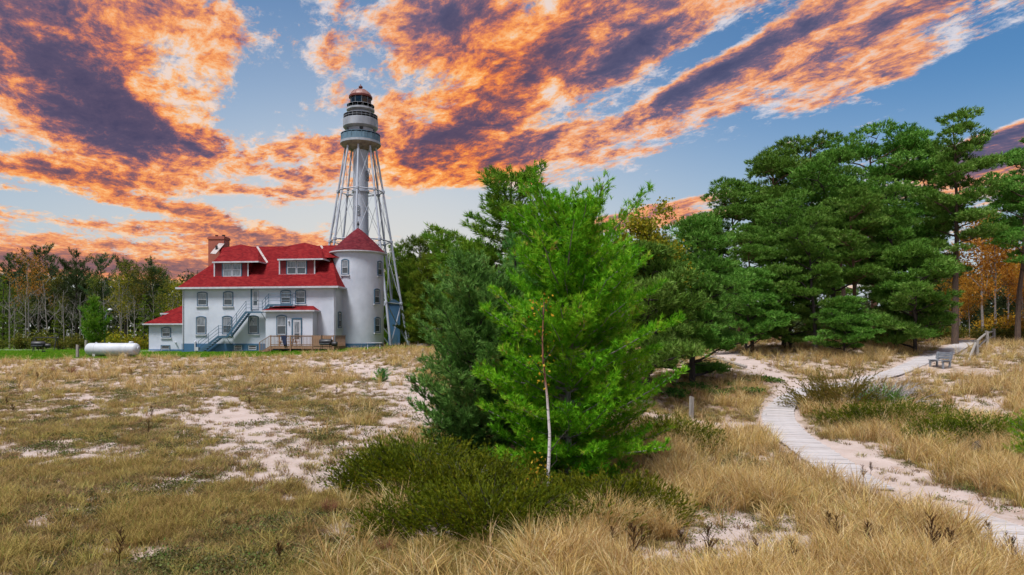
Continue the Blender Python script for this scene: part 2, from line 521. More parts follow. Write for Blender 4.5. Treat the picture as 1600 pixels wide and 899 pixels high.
# white birch bark with dark bands
mb = pmat('birch_bark', (0.62, 0.58, 0.56), (0.50, 0.46, 0.44), 3.0, 0.7)
tb = NT(mb.node_tree)
co_ = tb.node('ShaderNodeTexCoord').outputs['Object']
mp_ = tb.node('ShaderNodeMapping')
mp_.inputs['Scale'].default_value = (3, 3, 14)
mb.node_tree.links.new(co_, mp_.inputs[0])
band = tb.maprange(tb.noise(mp_.outputs[0], 1.6, 4, 0.6), 0.56, 0.62)
sep_ = tb.node('ShaderNodeSeparateXYZ')
mb.node_tree.links.new(co_, sep_.inputs[0])
hi_ = tb.maprange(sep_.outputs[2], 2.2, 3.0)
cb_ = tb.mix(tb.math('MULTIPLY', band, 0.8), (0.62, 0.57, 0.55), (0.05, 0.04, 0.035))
cb_ = tb.mix(hi_, cb_, (0.20, 0.085, 0.05))
mb.node_tree.links.new(cb_, mb.node_tree.nodes['Principled BSDF'].inputs['Base Color'])
M['birch_bark'] = mb

M['needle_white_pine'] = foliage('needle_white_pine', [(0.0, (0.045, 0.165, 0.005)), (0.45, (0.120, 0.32, 0.008)), (0.8, (0.25, 0.46, 0.020)), (0.93, (0.34, 0.49, 0.035)), (1.0, (0.34, 0.24, 0.06))], 0.30)
M['needle_blue'] = foliage('needle_blue', [(0.0, (0.034, 0.125, 0.022)), (0.5, (0.082, 0.25, 0.042)), (0.9, (0.19, 0.41, 0.095)), (1.0, (0.28, 0.25, 0.05))], 0.22)
M['needle_scots'] = foliage('needle_scots', [(0.0, (0.034, 0.105, 0.010)), (0.5, (0.100, 0.230, 0.026)), (0.85, (0.24, 0.40, 0.085)), (1.0, (0.34, 0.46, 0.15))], 0.14, hue=0.012, val=0.3)
M['needle_far'] = foliage('needle_far', [(0.0, (0.030, 0.065, 0.026)), (0.5, (0.058, 0.105, 0.036)), (1.0, (0.11, 0.16, 0.055))], 0.5, hue=0.035, val=0.5)
M['needle_dull'] = foliage('needle_dull', [(0.0, (0.055, 0.12, 0.008)), (0.5, (0.115, 0.21, 0.014)), (1.0, (0.23, 0.30, 0.03))], 0.3, hue=0.03, val=0.4)
M['juniper'] = foliage('juniper', [(0.0, (0.035, 0.062, 0.003)), (0.55, (0.10, 0.135, 0.005)), (0.85, (0.20, 0.21, 0.008)), (1.0, (0.30, 0.15, 0.015))], 0.25)
M['juniper_brown'] = foliage('juniper_brown', [(0.0, (0.085, 0.080, 0.014)), (0.5, (0.18, 0.14, 0.026)), (1.0, (0.30, 0.16, 0.05))], 0.5)
M['leaf_yellow'] = foliage('leaf_yellow', [(0.0, (0.30, 0.17, 0.012)), (0.6, (0.50, 0.30, 0.02)), (1.0, (0.55, 0.38, 0.05))], 0.4)
M['leaf_orange'] = foliage('leaf_orange', [(0.0, (0.26, 0.13, 0.015)), (0.6, (0.44, 0.23, 0.022)), (1.0, (0.50, 0.32, 0.04))], 0.4, hue=0.02)
M['leaf_olive'] = foliage('leaf_olive', [(0.0, (0.06, 0.08, 0.012)), (0.6, (0.13, 0.15, 0.022)), (1.0, (0.24, 0.20, 0.03))], 0.5, hue=0.03)
M['leaf_lime'] = foliage('leaf_lime', [(0.0, (0.12, 0.15, 0.010)), (0.6, (0.25, 0.24, 0.016)), (1.0, (0.40, 0.30, 0.02))], 0.5, hue=0.02)
M['leaf_green'] = foliage('leaf_green', [(0.0, (0.033, 0.098, 0.016)), (0.6, (0.078, 0.195, 0.029)), (1.0, (0.156, 0.286, 0.039))], 0.5, hue=0.02)
M['grass_gold'] = foliage('grass_gold', [(0.0, (0.26, 0.155, 0.050)), (0.30, (0.49, 0.33, 0.12)), (0.6, (0.68, 0.49, 0.205)), (0.85, (0.80, 0.66, 0.40)), (1.0, (0.26, 0.29, 0.05))], 0.5, hue=0.015, val=0.4)
M['grass_dry'] = foliage('grass_dry', [(0.0, (0.13, 0.09, 0.05)), (0.35, (0.32, 0.22, 0.10)), (0.75, (0.56, 0.41, 0.19)), (1.0, (0.18, 0.22, 0.05))], 0.5, hue=0.03, val=0.5)
M['grass_olive'] = foliage('grass_olive', [(0.0, (0.18, 0.13, 0.04)), (0.4, (0.36, 0.265, 0.085)), (0.75, (0.54, 0.40, 0.15)), (1.0, (0.17, 0.21, 0.035))], 0.5, hue=0.02, val=0.4)
M['grass_lawn'] = foliage('grass_lawn', [(0.0, (0.07, 0.20, 0.008)), (0.6, (0.14, 0.33, 0.012)), (1.0, (0.24, 0.36, 0.03))], 0.5, hue=0.015, val=0.25)
M['herb'] = foliage('herb', [(0.0, (0.07, 0.06, 0.03)), (0.4, (0.13, 0.12, 0.045)), (0.7, (0.10, 0.16, 0.03)), (1.0, (0.24, 0.17, 0.08))], 0.3, hue=0.03, val=0.5)
M['grass_red'] = foliage('grass_red', [(0.0, (0.17, 0.06, 0.045)), (0.6, (0.28, 0.11, 0.075)), (1.0, (0.40, 0.22, 0.13))], 0.5)
M['weed_brown'] = foliage('weed_brown', [(0.0, (0.07, 0.035, 0.02)), (0.6, (0.13, 0.065, 0.035)), (1.0, (0.22, 0.13, 0.06))], 0.5)

# ------------------------------------------------------------------ terrain
def vnoise(x, y, seed=0):
    xi, yi = np.floor(x).astype(np.int64), np.floor(y).astype(np.int64)
    xf, yf = x - xi, y - yi
    u, v = xf * xf * (3 - 2 * xf), yf * yf * (3 - 2 * yf)
    def h(a, b):
        n = (a * 374761393 + b * 668265263 + seed * 1442695041) & 0xffffffff
        n = ((n ^ (n >> 13)) * 1274126177) & 0xffffffff
        return ((n ^ (n >> 16)) & 0xffff) / 65535.0
    return (h(xi, yi) * (1 - u) + h(xi + 1, yi) * u) * (1 - v) + (h(xi, yi + 1) * (1 - u) + h(xi + 1, yi + 1) * u) * v


def fbm(x, y, seed=0, oct=4):
    s, a, t = 0.0, 1.0, 0.0
    for i in range(oct):
        s = s + a * vnoise(x, y, seed + i * 17)
        t += a
        a *= 0.5
        x, y = x * 2.03 + 5.1, y * 2.03 - 3.7
    return s / t


def sstep(a, b, x):
    t = np.clip((x - a) / (b - a), 0, 1)
    return t * t * (3 - 2 * t)


# survey points: bearing (as photo column), photo row, distance in metres
SURVEY = [(0, 899, 11), (400, 899, 11), (800, 899, 11), (1200, 899, 11), (1600, 899, 11.5), (0, 750, 17), (400, 750, 17), (800, 775, 16.5), (1200, 765, 17.5), (1600, 770, 18),
          (1320, 742, 19.5), (1215, 650, 31), (1245, 615, 37), (1330, 600, 39.5), (1400, 577, 44), (1500, 540, 55), (1600, 540, 55), (1600, 600, 38), (1590, 700, 24), (1473, 574, 44), (1535, 548, 49),
          (1170, 568, 44), (1250, 543, 54), (1100, 545, 58), (1300, 525, 68), (1060, 600, 36), (1080, 657, 29), (900, 600, 38), (700, 600, 40), (600, 590, 44), (560, 574, 52),
          (640, 546, 70), (620, 540, 92), (400, 552, 71), (200, 557, 60), (0, 559, 59), (0, 548, 88), (300, 548, 90), (0, 620, 36), (300, 620, 36), (300, 578, 52), (100, 578, 50), (500, 600, 42),
          (500, 680, 23), (200, 680, 23), (800, 548, 75), (1500, 527, 90), (1100, 527, 90), (1600, 527, 90), (1400, 660, 28), (1450, 610, 36)]


def base_drop(d):
    return np.interp(d, [0, 12, 20, 36, 60, 70, 5000], [3.95, 3.85, 3.75, 3.0, 1.75, 1.6, 1.6])


def _coords(px, d):
    return np.stack([px / 230.0, np.log(d) * 3.6], -1)


_sp = np.array(SURVEY, float)
_drop = (_sp[:, 1] - HORIZON) / F * _sp[:, 2]
_res = _drop - base_drop(_sp[:, 2])
_C = _coords(_sp[:, 0], _sp[:, 2])
_K = np.exp(-((_C[:, None] - _C[None]) ** 2).sum(-1) * 0.9)
_Wt = np.linalg.solve(_K + 0.12 * np.eye(len(_K)), _res)


def bearing(x, y):
    th = np.clip(np.arctan2(x, np.maximum(y, 1e-3)), -1.0, 1.0)
    return 800 + F * np.tan(th)


def ground_z(x, y):
    x, y = np.asarray(x, float), np.asarray(y, float)
    shp = x.shape
    x, y = x.ravel(), y.ravel()
    d = np.maximum(y, 0.3) + np.maximum(0, np.abs(x) - 1.2 * np.maximum(y, 0)) * 0.6
    d = np.maximum(d, 0.5)
    px = bearing(x, y)
    out = np.empty(len(x))
    for i in range(0, len(x), 40000):
        c = _coords(px[i:i + 40000], d[i:i + 40000])
        k = np.exp(-((c[:, None] - _C[None]) ** 2).sum(-1) * 0.9)
        out[i:i + 40000] = k @ _Wt
    z = CAMZ - base_drop(d) - out
    near = 1 - sstep(50, 62, d)
    z = z + near * ((fbm(x * 0.20, y * 0.20, 3, 3) - 0.5) * 0.55 + (fbm(x * 1.1, y * 1.1, 9, 3) - 0.5) * 0.12)
    return z.reshape(shp)


def gz(x, y):
    return float(ground_z(np.array([x]), np.array([y]))[0])


def spot(px, d):
    """point on the ground at a bearing (photo column) and distance"""
    x = (px - 800) / F * d
    return Vector((x, d, gz(x, d)))


def project(x, y, z):
    yy = np.maximum(y, 0.3)
    return 800 + F * x / yy, HORIZON - F * (z - CAMZ) / yy


def seg_dist(x, y, pts):
    best = np.full(np.shape(x), 1e9)
    for (x0, y0), (x1, y1) in zip(pts[:-1], pts[1:]):
        dx_, dy_ = x1 - x0, y1 - y0
        t = np.clip(((x - x0) * dx_ + (y - y0) * dy_) / (dx_ * dx_ + dy_ * dy_), 0, 1)
        best = np.minimum(best, np.hypot(x - x0 - t * dx_, y - y0 - t * dy_))
    return best


def bd(px, d):
    return ((px - 800) / F * d, d)


# centre line of the boardwalk, near to far, as (bearing, distance)
WALK = [bd(1760, 10.5), bd(1640, 12.2), bd(1560, 13.8), bd(1470, 15.6), bd(1385, 17.8), bd(1330, 19.8), bd(1280, 22.6), bd(1235, 26.5), bd(1216, 30), bd(1222, 33.5), bd(1246, 36.3),
        bd(1290, 38.2), bd(1345, 40), bd(1395, 43), bd(1440, 46.5), bd(1475, 50), bd(1500, 54), bd(1512, 58), bd(1516, 63)]
SIDE = [bd(1246, 36.3), bd(1225, 39), bd(1185, 43), bd(1150, 47), bd(1120, 52)]
FOOT = [bd(500, 56), bd(560, 51.5), bd(600, 46), bd(640, 40), bd(660, 34), bd(640, 28), bd(600, 24)]
RTRAIL = [bd(1300, 23.8), bd(1370, 20.3), bd(1450, 17.5), bd(1560, 15.2), bd(1700, 13.2), bd(1900, 11.5)]
YARD_EDGE_X = [-70, -46, -34, -22, -14, -6, 20]
YARD_EDGE_Y = [54, 55.5, 59, 64.5, 71, 85, 130]
SANDS = [(440, 690, 150, 50, .62), (240, 650, 160, 16, .5), (330, 625, 50, 9, .5), (130, 705, 120, 14, .5), (390, 660, 90, 20, .5), (300, 745, 70, 14, .45), (480, 735, 130, 30, .5), (640, 650, 50, 50, .5),
         (600, 600, 60, 22, .6), (560, 740, 60, 40, .5), (640, 855, 90, 40, .5), (1150, 838, 115, 40, 1.0), (1140, 878, 120, 24, .7), (1060, 885, 70, 22, .9), (1190, 720, 60, 12, .5), (1130, 668, 70, 12, .7), (1520, 632, 60, 14, .8),
         (1480, 720, 60, 14, .5), (1180, 570, 60, 14, .6), (1330, 880, 90, 20, .25), (130, 622, 70, 7, .5), (60, 715, 80, 10, .4), (350, 780, 120, 14, .35), (1440, 592, 70, 8, .5), (560, 576, 70, 6, .6)]


def covers(x, y, z):
    """how sandy, how lawn-like, how littered with needles the ground is"""
    px, py = project(x, y, z)
    warp = (fbm(x * 0.7, y * 0.5, 21, 4) - 0.5)
    fine = (fbm(x * 2.6, y * 2.0, 31, 4) - 0.5)
    s = np.full(np.shape(x), 0.20)
    for (cx, cy, rx, ry, w) in SANDS:
        s = s + w * np.exp(-(((px - cx) / rx) ** 2 + ((py - cy) / ry) ** 2))
    s = s + warp * 0.65 + fine * 1.25
    dw = seg_dist(x, y, WALK)
    s = np.maximum(s, 1.15 - seg_dist(x, y, FOOT) / 2.4 + warp * 1.3 + fine * .5)
    s = np.maximum(s, 1.3 - seg_dist(x, y, SIDE) / 1.7 + warp * 0.9)
    s = np.maximum(s, 1.35 - seg_dist(x, y, RTRAIL) / 1.9 + warp * 0.9 + fine * .4)
    s = np.maximum(s, 1.15 - dw / 1.5 + warp * 0.8)
    lawn = sstep(-1.0, 1.2, y - np.interp(x, YARD_EDGE_X, YARD_EDGE_Y) + warp * 3)
    sand = sstep(0.30, 0.86, s) * (1 - lawn)
    wood = sstep(56, 66, y + warp * 8) * sstep(-8, 4, x)
    shade_floor = sstep(0.0, 1.0, wood)
    litter = np.clip(shade_floor + np.exp(-((dw - 2.2) / 1.1) ** 2) * 0.5 * (x > 5) * (fine + .5) * 1.4
                     + 0.8 * np.exp(-(((px - 1110) / 90) ** 2 + ((py - 610) / 28) ** 2)), 0, 1)
    return sand, lawn, litter, dw


def build_ground():
    fine_a = np.linspace(-46, 46, 380)
    coarse = np.concatenate([np.linspace(-180, -47, 40), fine_a, np.linspace(47, 178, 40)])
    A = np.radians(coarse)
    R = np.concatenate([np.geomspace(0.6, 9, 24)[:-1], np.geomspace(9, 85, 340)[:-1], np.geomspace(85, 3000, 46)])
    aa, rr = np.meshgrid(A, R)
    x, y = np.sin(aa) * rr, np.cos(aa) * rr
    z = ground_z(x, y)
    far = rr > 140
    z = np.where(far, np.minimum(z, CAMZ - 1.6), z)
    nr, na = x.shape
    sand, lawn, litter, dw = covers(x, y, z)
    z = z + np.where(dw < 1.2, 0, sand * 0.0) - sand * 0.03
    me = bpy.data.meshes.new('ground')
    idx = np.arange(nr * na).reshape(nr, na)
    nxt = np.roll(idx, -1, axis=1)
    q = np.stack([idx[:-1], idx[1:], nxt[1:], nxt[:-1]], -1).reshape(-1, 4)
    me.vertices.add(nr * na)
    me.vertices.foreach_set('co', np.stack([x, y, z], -1).ravel())
    me.loops.add(q.size)
    me.loops.foreach_set('vertex_index', q.ravel()[::-1].copy())
    me.polygons.add(len(q))
    me.polygons.foreach_set('loop_start', np.arange(len(q)) * 4)
    me.polygons.foreach_set('use_smooth', np.ones(len(q), bool))
    me.update(calc_edges=True)
    ca_ = me.color_attributes.new('cover', 'FLOAT_COLOR', 'POINT')
    ca_.data.foreach_set('color', np.stack([sand, lawn, litter, np.ones_like(sand)], -1).ravel())
    m = bpy.data.materials.new('ground_cover')
    m.use_nodes = True
    t = NT(m.node_tree)
    bs = m.node_tree.nodes['Principled BSDF']
    co = t.node('ShaderNodeTexCoord').outputs['Object']
    at = t.node('ShaderNodeAttribute', attribute_name='cover')
    se = t.node('ShaderNodeSeparateColor')
    m.node_tree.links.new(at.outputs['Color'], se.inputs[0])
    soil = t.ramp(t.noise(co, 1.7, 8, 0.75), [(0.34, (0.17, 0.13, 0.085)), (0.46, (0.30, 0.235, 0.175)), (0.58, (0.43, 0.345, 0.30))])
    sandc = t.ramp(t.noise(co, 0.9, 9, 0.7), [(0.34, (0.45, 0.38, 0.35)), (0.62, (0.36, 0.295, 0.26))])
    sandc = t.mix(t.maprange(t.noise(co, 9, 5, 0.7), 0.58, 0.70), sandc, (0.27, 0.185, 0.12))
    lawnc = t.ramp(t.noise(co, 0.8, 7, 0.7), [(0.3, (0.05, 0.12, 0.012)), (0.7, (0.12, 0.17, 0.03))])
    litc = t.ramp(t.noise(co, 3.2, 8, 0.75), [(0.35, (0.14, 0.075, 0.035)), (0.55, (0.25, 0.14, 0.07)), (0.7, (0.10, 0.09, 0.03))])
    jag = t.math('MULTIPLY', t.math('SUBTRACT', t.noise(co, 5, 7, 0.75), 0.5), 1.1)
    sm = t.maprange(t.math('ADD', se.outputs[0], jag), 0.25, 0.75)
    lm = t.maprange(t.math('ADD', se.outputs[2], jag), 0.35, 0.75)
    c = t.mix(sm, soil, sandc)
    c = t.mix(t.math('MULTIPLY', lm, 0.85), c, litc)
    c = t.mix(se.outputs[1], c, lawnc)
    m.node_tree.links.new(c, bs.inputs['Base Color'])
    bs.inputs['Roughness'].default_value = 0.95
    bs.inputs['Specular IOR Level'].default_value = 0.1
    b = t.node('ShaderNodeBump')
    b.inputs['Strength'].default_value = 0.7
    b.inputs['Distance'].default_value = 0.06
    t.put(b.inputs['Height'], t.math('ADD', t.noise(co, 3.5, 7, 0.65), t.math('MULTIPLY', t.noise(co, 22, 4, 0.7), 0.35)))
    m.node_tree.links.new(b.outputs[0], bs.inputs['Normal'])
    me.materials.append(m)
    o = link('ground', me)
    tag(o, kind='structure')
    return o


build_ground()

# ------------------------------------------------------------------ keeper's house
LAWN = CAMZ - 1.6
HD0, HD1 = 77.0, 75.0
HX0, HX1 = (285 - 800) / F * HD0, (524 - 800) / F * HD1
HW = math.hypot(HX1 - HX0, HD1 - HD0)
HROT = math.atan2(HD1 - HD0, HX1 - HX0)
HO = Vector((HX0, HD0, LAWN))
cU, sU = math.cos(HROT), math.sin(HROT)


def on_front(zx, zy, v=0.0):
    """a point measured on the photograph (in the enlarged house crop) laid on the vertical plane v behind the front wall"""
    px, py = 220 + zx / 3.636, 340 + zy / 3.636
    s = (px - 800) / F
    # v = -sU*(x-Ox) + cU*(y-Oy)
    d = (v - sU * HO.x + cU * HO.y) / (-sU * s + cU)
    x, y = s * d - HO.x, d - HO.y
    return (cU * x + sU * y, CAMZ - (py - HORIZON) / F * d - LAWN)


house = empty('keepers_house', HO, HROT)
tag(house, 'white two-storey keeper\'s house with red hipped roof and round corner tower', 'house')
EAVE = 7.1
RIDGE = 12.45
DEPTH = 10.0
TU, TV, TR = HW + 0.85, 5.0, 2.95     # tower centre and radius
TEAVE, TAPEX = 11.35, 14.45

MB().box(0, HW, 0, DEPTH, 0.95, EAVE + 0.1).build('wall', M['white_brick'], house)
MB().box(-0.05, HW + 0.05, -0.05, DEPTH + 0.05, -0.6, 0.95).build('foundation', M['blue_base'], house)


OH = 0.42
b = MB()
e0, e1, f0, f1 = -OH, HW + OH, -OH, DEPTH + OH
ze = EAVE + 0.12
rl, rr_ = 3.9, HW - 2.6
vs = [(e0, f0, ze), (e1, f0, ze), (e1, f1, ze), (e0, f1, ze), (rl, 5, RIDGE), (rr_, 5, RIDGE),
      (e0, f0, ze - .10), (e1, f0, ze - .10), (e1, f1, ze - .10), (e0, f1, ze - .10)]
b.add(vs, [(0, 1, 5, 4), (1, 2, 5), (2, 3, 4, 5), (3, 0, 4), (6, 9, 8, 7), (0, 6, 7, 1), (1, 7, 8, 2), (2, 8, 9, 3), (3, 9, 6, 0)])
roof = b.build('roof', M['roof_red'], house)
# the short gabled link from the ridge to the tower
b = MB()
b.add([(rr_ - 0.6, 5, RIDGE + .02), (TU, 5, RIDGE + .02), (rr_ - 0.6, 2.3, RIDGE - 1.75), (TU, 2.3, RIDGE - 1.75), (rr_ - 0.6, 7.7, RIDGE - 1.75), (TU, 7.7, RIDGE - 1.75)],
      [(0, 2, 3, 1), (0, 1, 5, 4), (0, 4, 2), (1, 3, 5), (2, 4, 5, 3)])
b.build('link_roof', M['roof_red'], roof)
# gutters along the front and the sides, soffit boards
b = MB()
b.box(e0 - .10, e1 + .10, f0 - .12, f0 - .003, ze - .16, ze + .04)
b.box(e0 - .12, e0 - .003, f0, f1, ze - .16, ze + .04)
b.box(e1 + .003, e1 + .12, f0, f1, ze - .16, ze + .04)
b.box(e0 + .01, e1 - .01, f0 + .01, -0.004, ze - .20, ze - .104)
b.box(HW + .004, e1 - .01, 0, DEPTH, ze - .20, ze - .104)
b.build('gutter', M['white_trim'], house)
for u in (0.12, HW - 0.12):
    MB().tube((u, -0.09, 0.3), (u, -0.09, ze - .2), .045).build('downspout', M['white_trim'], house, True)
# light metal flashing in the roof valleys
def roof_v(z):      # depth of the front slope at height z
    return f0 + (z - ze) / (RIDGE - ze) * (5 - f0)


def on_roof(zx, zy, lift=0.05):
    """photo point laid on the front slope"""
    v = 2.0
    for _ in range(12):
        u, z = on_front(zx, zy, v)
        v = roof_v(z)
    return (u, v - lift * 0.6, z + lift)


def flashing(p, q, w, name='flashing'):
    MB().bar(p, q, w, 0.06, up=(0, -0.7, 0.7)).build(name, M['flashing'], roof)


def arch(w, h, rise, off=0.0, n=7):
    pts = [(-w / 2 - off, -off), (w / 2 + off, -off)]
    for k in range(n + 1):
        t = k / n
        x = (w / 2 + off) * (1 - 2 * t)
        pts.append((x, h + off - rise + rise * (1 - (2 * t - 1) ** 2)))
    return pts


def make_window(parent, x, y, z, w, h, rz=0.0, rise=0.14, blue=0.085, curtain=True, sill=True, frame_mat='blue_trim', name='window', double=False, tall_split=0.5):
    """opening surround with sashes, two panes and a sill; x,y,z is the foot of the opening on the wall"""
    T = Matrix.Translation((x, y, z)) @ Matrix.Rotation(rz, 4, 'Z')
    inv = T
    b = MB()
    o_, i_ = arch(w, h, rise, blue * .55), arch(w, h, rise, -blue * .45)
    n = len(o_)
    for (y0, y1) in ((-0.075, 0.03),):
        vs = [(a, y0, c) for a, c in o_] + [(a, y0, c) for a, c in i_] + [(a, y1, c) for a, c in o_] + [(a, y1, c) for a, c in i_]
        fs = []
        for k in range(n):
            k2 = (k + 1) % n
            fs += [(k, k2, k2 + n, k + n), (k + n, k2 + n, k2 + 3 * n, k + 3 * n), (k, k + 2 * n, k2 + 2 * n, k2)]
        b.add(vs, fs, inv)
    fr = b.build(name, M[frame_mat], parent)
    b = MB()
    g = 0.055
    hw = w / 2 - blue * .45
    hb = h - rise * 0.9 - blue * .2
    b.box(-hw, -hw + g, -.045, .01, .04, hb, inv).box(hw - g, hw, -.045, .01, .04, hb, inv)
    b.box(-hw + g, hw - g, -.045, .01, .04, .04 + g * 1.3, inv).box(-hw + g, hw - g, -.045, .01, hb - g, hb, inv)
    b.box(-hw + g, hw - g, -.05, .01, hb * tall_split - .03, hb * tall_split + .03, inv)
    b.build('sash', M['white_trim'], fr)
    MB().box(-hw + g * .5, hw - g * .5, -.018, .012, hb * tall_split, h - blue * .5, inv).build('pane', M['glass_curtain' if curtain else 'glass_dark'], fr)
    MB().box(-hw + g * .5, hw - g * .5, -.020, .010, .05, hb * tall_split, inv).build('pane', M['glass_dark'], fr)
    if sill:
        MB().box(-w / 2 - .14, w / 2 + .14, -.14, .02, -.20, -.07, inv).build('sill', M['white_trim'], fr)
    return fr


def win_from(zx0, zx1, zt, zb, v=0.0, **kw):
    u0, z1 = on_front(zx0, zt, v)
    u1, z0 = on_front(zx1, zb, v)
    return make_window(house, (u0 + u1) / 2, v, z0, abs(u1 - u0), z1 - z0, **kw)


for a in ((323, 377, 424, 501), (471, 523, 421, 501), (797, 852, 414, 488), (881, 936, 412, 488), (317, 370, 563, 661), (465, 517, 560, 661), (613, 667, 558, 659)):
    win_from(*a)
for a in ((528, 578, 725, 757), (610, 660, 725, 755)):
    u0, z1 = on_front(a[0], a[2], -.05)
    u1, z0 = on_front(a[1], a[3], -.05)
    make_window(house, (u0 + u1) / 2, -.05, z0, u1 - u0, z1 - z0, rise=0.0, blue=0.12, curtain=False, sill=False, name='cellar_window')
# upper door to the fire escape
u0, z1 = on_front(634, 412)
u1, z0 = on_front(670, 522)
dr = MB().box(u0, u1, -.06, .02, z0, z1).build('door', M['white_trim'], house)
MB().box(u0 + .16, u1 - .16, -.075, -.055, z0 + (z1 - z0) * .46, z1 - .2).build('pane', M['glass_curtain'], dr)
MB().box(u0 + .16, u1 - .16, -.075, -.055, z0 + (z1 - z0) * .22, z0 + (z1 - z0) * .44).build('pane', M['glass_dark'], dr)
MB().box(u0 - .17, u0 - .005, -.09, .02, z0 - .1, z1 + .08).build('frame', M['blue_trim'], dr)
MB().tube((u1 - .10, -.12, z0 + 1.0), (u1 - .10, -.06, z0 + 1.0), .035).build('handle', M['iron_black'], dr)
# window in the narrow side wall
make_window(house, HW, 1.25, 2.75, 0.95, 1.75, rz=math.pi / 2)

# dormers
def dormer(zx0, zx1, zt, zb, wx0, wx1, wt_, wb, apex, ex0, ex1, ey):
    vf = roof_v(on_front(zx0, zb, 2.0)[1]) - 0.05
    u0, z0 = on_front(zx0, zb, vf)
    u1, z1 = on_front(zx1, zt, vf)
    z0 -= 0.05
    zl = z1
    back = roof_v(zl) + .25
    d = MB()
    d.add([(u0, vf, z0), (u1, vf, z0), (u1, vf, zl), (u0, vf, zl), (u0, back, zl), (u1, back, zl)], [(0, 1, 2, 3), (0, 3, 4), (1, 5, 2), (2, 5, 4, 3)])
    dm = d.build('dormer', M['red_siding'], house)
    # white trim: corner boards, bottom board and fascia
    t = MB()
    t.box(u0 - .03, u0 + .11, vf - .05, vf - .004, z0, zl).box(u1 - .11, u1 + .03, vf - .05, vf - .004, z0, zl).box(u0 - .06, u1 + .06, vf - .07, vf - .002, z0 - .14, z0 + .02)
    t.build('trim', M['white_trim'], dm)
    # roof of the dormer: wide front slope and hips
    eu0, ez = on_front(ex0, ey, vf - .35)
    eu1, _ = on_front(ex1, ey, vf - .35)
    au, az = on_front(apex[0], apex[1], 4.9)
    az = max(az, RIDGE + 0.12)
    vtop = 4.6
    v_e = roof_v(ez)
    r = MB()
    P = [(eu0, vf - .35, ez), (eu1, vf - .35, ez), (au - 1.7, vtop, az - .30), (au, vtop, az), (eu1, roof_v(ez) + .2, ez), (eu0, roof_v(ez) + .2, ez), (au, 6.2, RIDGE - .9), (au - 1.7, 6.2, RIDGE - 1.0),
         (au + 1.9, 5.0, RIDGE - .12), (au - 3.0, 5.0, RIDGE - .15)]
    r.add(P, [(0, 1, 3, 2), (1, 4, 8, 3), (0, 2, 9, 5), (2, 3, 6, 7), (3, 8, 6), (2, 7, 9), (0, 5, 4, 1)])
    r.build('dormer_roof', M['roof_red'], dm)
    # valley flashing from the eave corner to the ridge
    MB().bar((eu1 + .06, roof_v(ez) + .05, ez + .06), (au + 1.9, 4.9, RIDGE - .02), .22, .07, up=(0, -.7, .7)).build('flashing', M['flashing'], dm)
    f = MB()
    f.box(eu0 - .02, eu1 + .04, vf - .44, vf - .353, ez - .12, ez + .04)
    f.box(eu1 - .01, eu1 + .07, vf - .35, roof_v(ez), ez - .12, ez + .03)
    f.build('fascia', M['white_trim'], dm)
    # pair of windows
    wu0, wz1 = on_front(wx0, wt_, vf)
    wu1, wz0 = on_front(wx1, wb, vf)
    cw = (wu1 - wu0) / 2
    for k in range(2):
        s = MB()
        x0, x1 = wu0 + k * cw + .03, wu0 + (k + 1) * cw - .03
        g = .07
        zz0, zz1 = wz0, wz1
        s.box(x0, x0 + g, vf - .06, vf - .003, zz0, zz1).box(x1 - g, x1, vf - .06, vf - .003, zz0, zz1).box(x0 + g, x1 - g, vf - .06, vf - .003, zz0, zz0 + g).box(x0 + g, x1 - g, vf - .06, vf - .003, zz1 - g, zz1)
        s.box(x0 + g, x1 - g, vf - .065, vf - .003, (zz0 + zz1) / 2 - .03, (zz0 + zz1) / 2 + .03)
        s.build('sash', M['white_trim'], dm)
        mid = (zz0 + zz1) / 2
        MB().box(x0 + .04, x1 - .04, vf - .03, vf - .004, zz0 + .03, mid).build('pane', M['glass_dark' if apex[0] > 700 else 'glass_curtain'], dm)
        MB().box(x0 + .04, x1 - .04, vf - .031, vf - .005, mid, zz1 - .03).build('pane', M['glass_curtain'], dm)
    for (a_, b_) in ((wu0 - .10, wu0 + .025), (wu1 - .025, wu1 + .10), (wu0 + cw - .028, wu0 + cw + .028)):
        MB().box(a_, b_, vf - .07, vf - .002, wz0, wz1).build('casing', M['blue_trim'], dm)
    return dm


dormer(417, 612, 257, 336, 467, 571, 262, 335, (575, 155), 408, 668, 253)
dormer(787, 990, 240, 322, 832, 940, 248, 322, (935, 145), 778, 1034, 238)

# chimney on the rear left, with clay pots, and the pale cricket beside it
cu, cz1 = on_front(440, 110, 5.6)
cb = MB()
cb.box(cu - 1.05, cu + 0.95, 5.2, 6.5, 8.6, cz1 - .35).box(cu - 1.13, cu + 1.03, 5.12, 6.58, cz1 - .35, cz1 - .12).box(cu - 1.05, cu + 0.95, 5.2, 6.5, cz1 - .12, cz1)
ch = cb.build('chimney', M['chimney_brick'], house)
for k, q in enumerate((-.35, .55)):
    MB().lathe([(.16, cz1 - .05), (.16, cz1 + .16), (.19, cz1 + .16), (.19, cz1 + .24), (.12, cz1 + .24)], 12, Matrix.Translation((cu + q, 5.85, 0))).build('chimney_pot', M['rust_red'] if k == 0 else M['iron_black'], ch, True)
p, q = on_roof(412, 215), on_roof(462, 158)
flashing((p[0], p[1] - .05, p[2] + .10), (q[0], q[1] - .05, q[2] + .14), .75, 'cricket')
p = on_roof(437, 183)
MB().box(p[0] - .1, p[0] + .1, p[1] - .32, p[1] - .15, p[2] - .15, p[2] + .4).build('vent', M['iron_black'], roof)
p = on_roof(505, 198)
MB().tube((p[0], p[1], p[2] - .3), (p[0], p[1], p[2] + .42), .10).build('vent_pipe', M['iron_black'], roof, True)

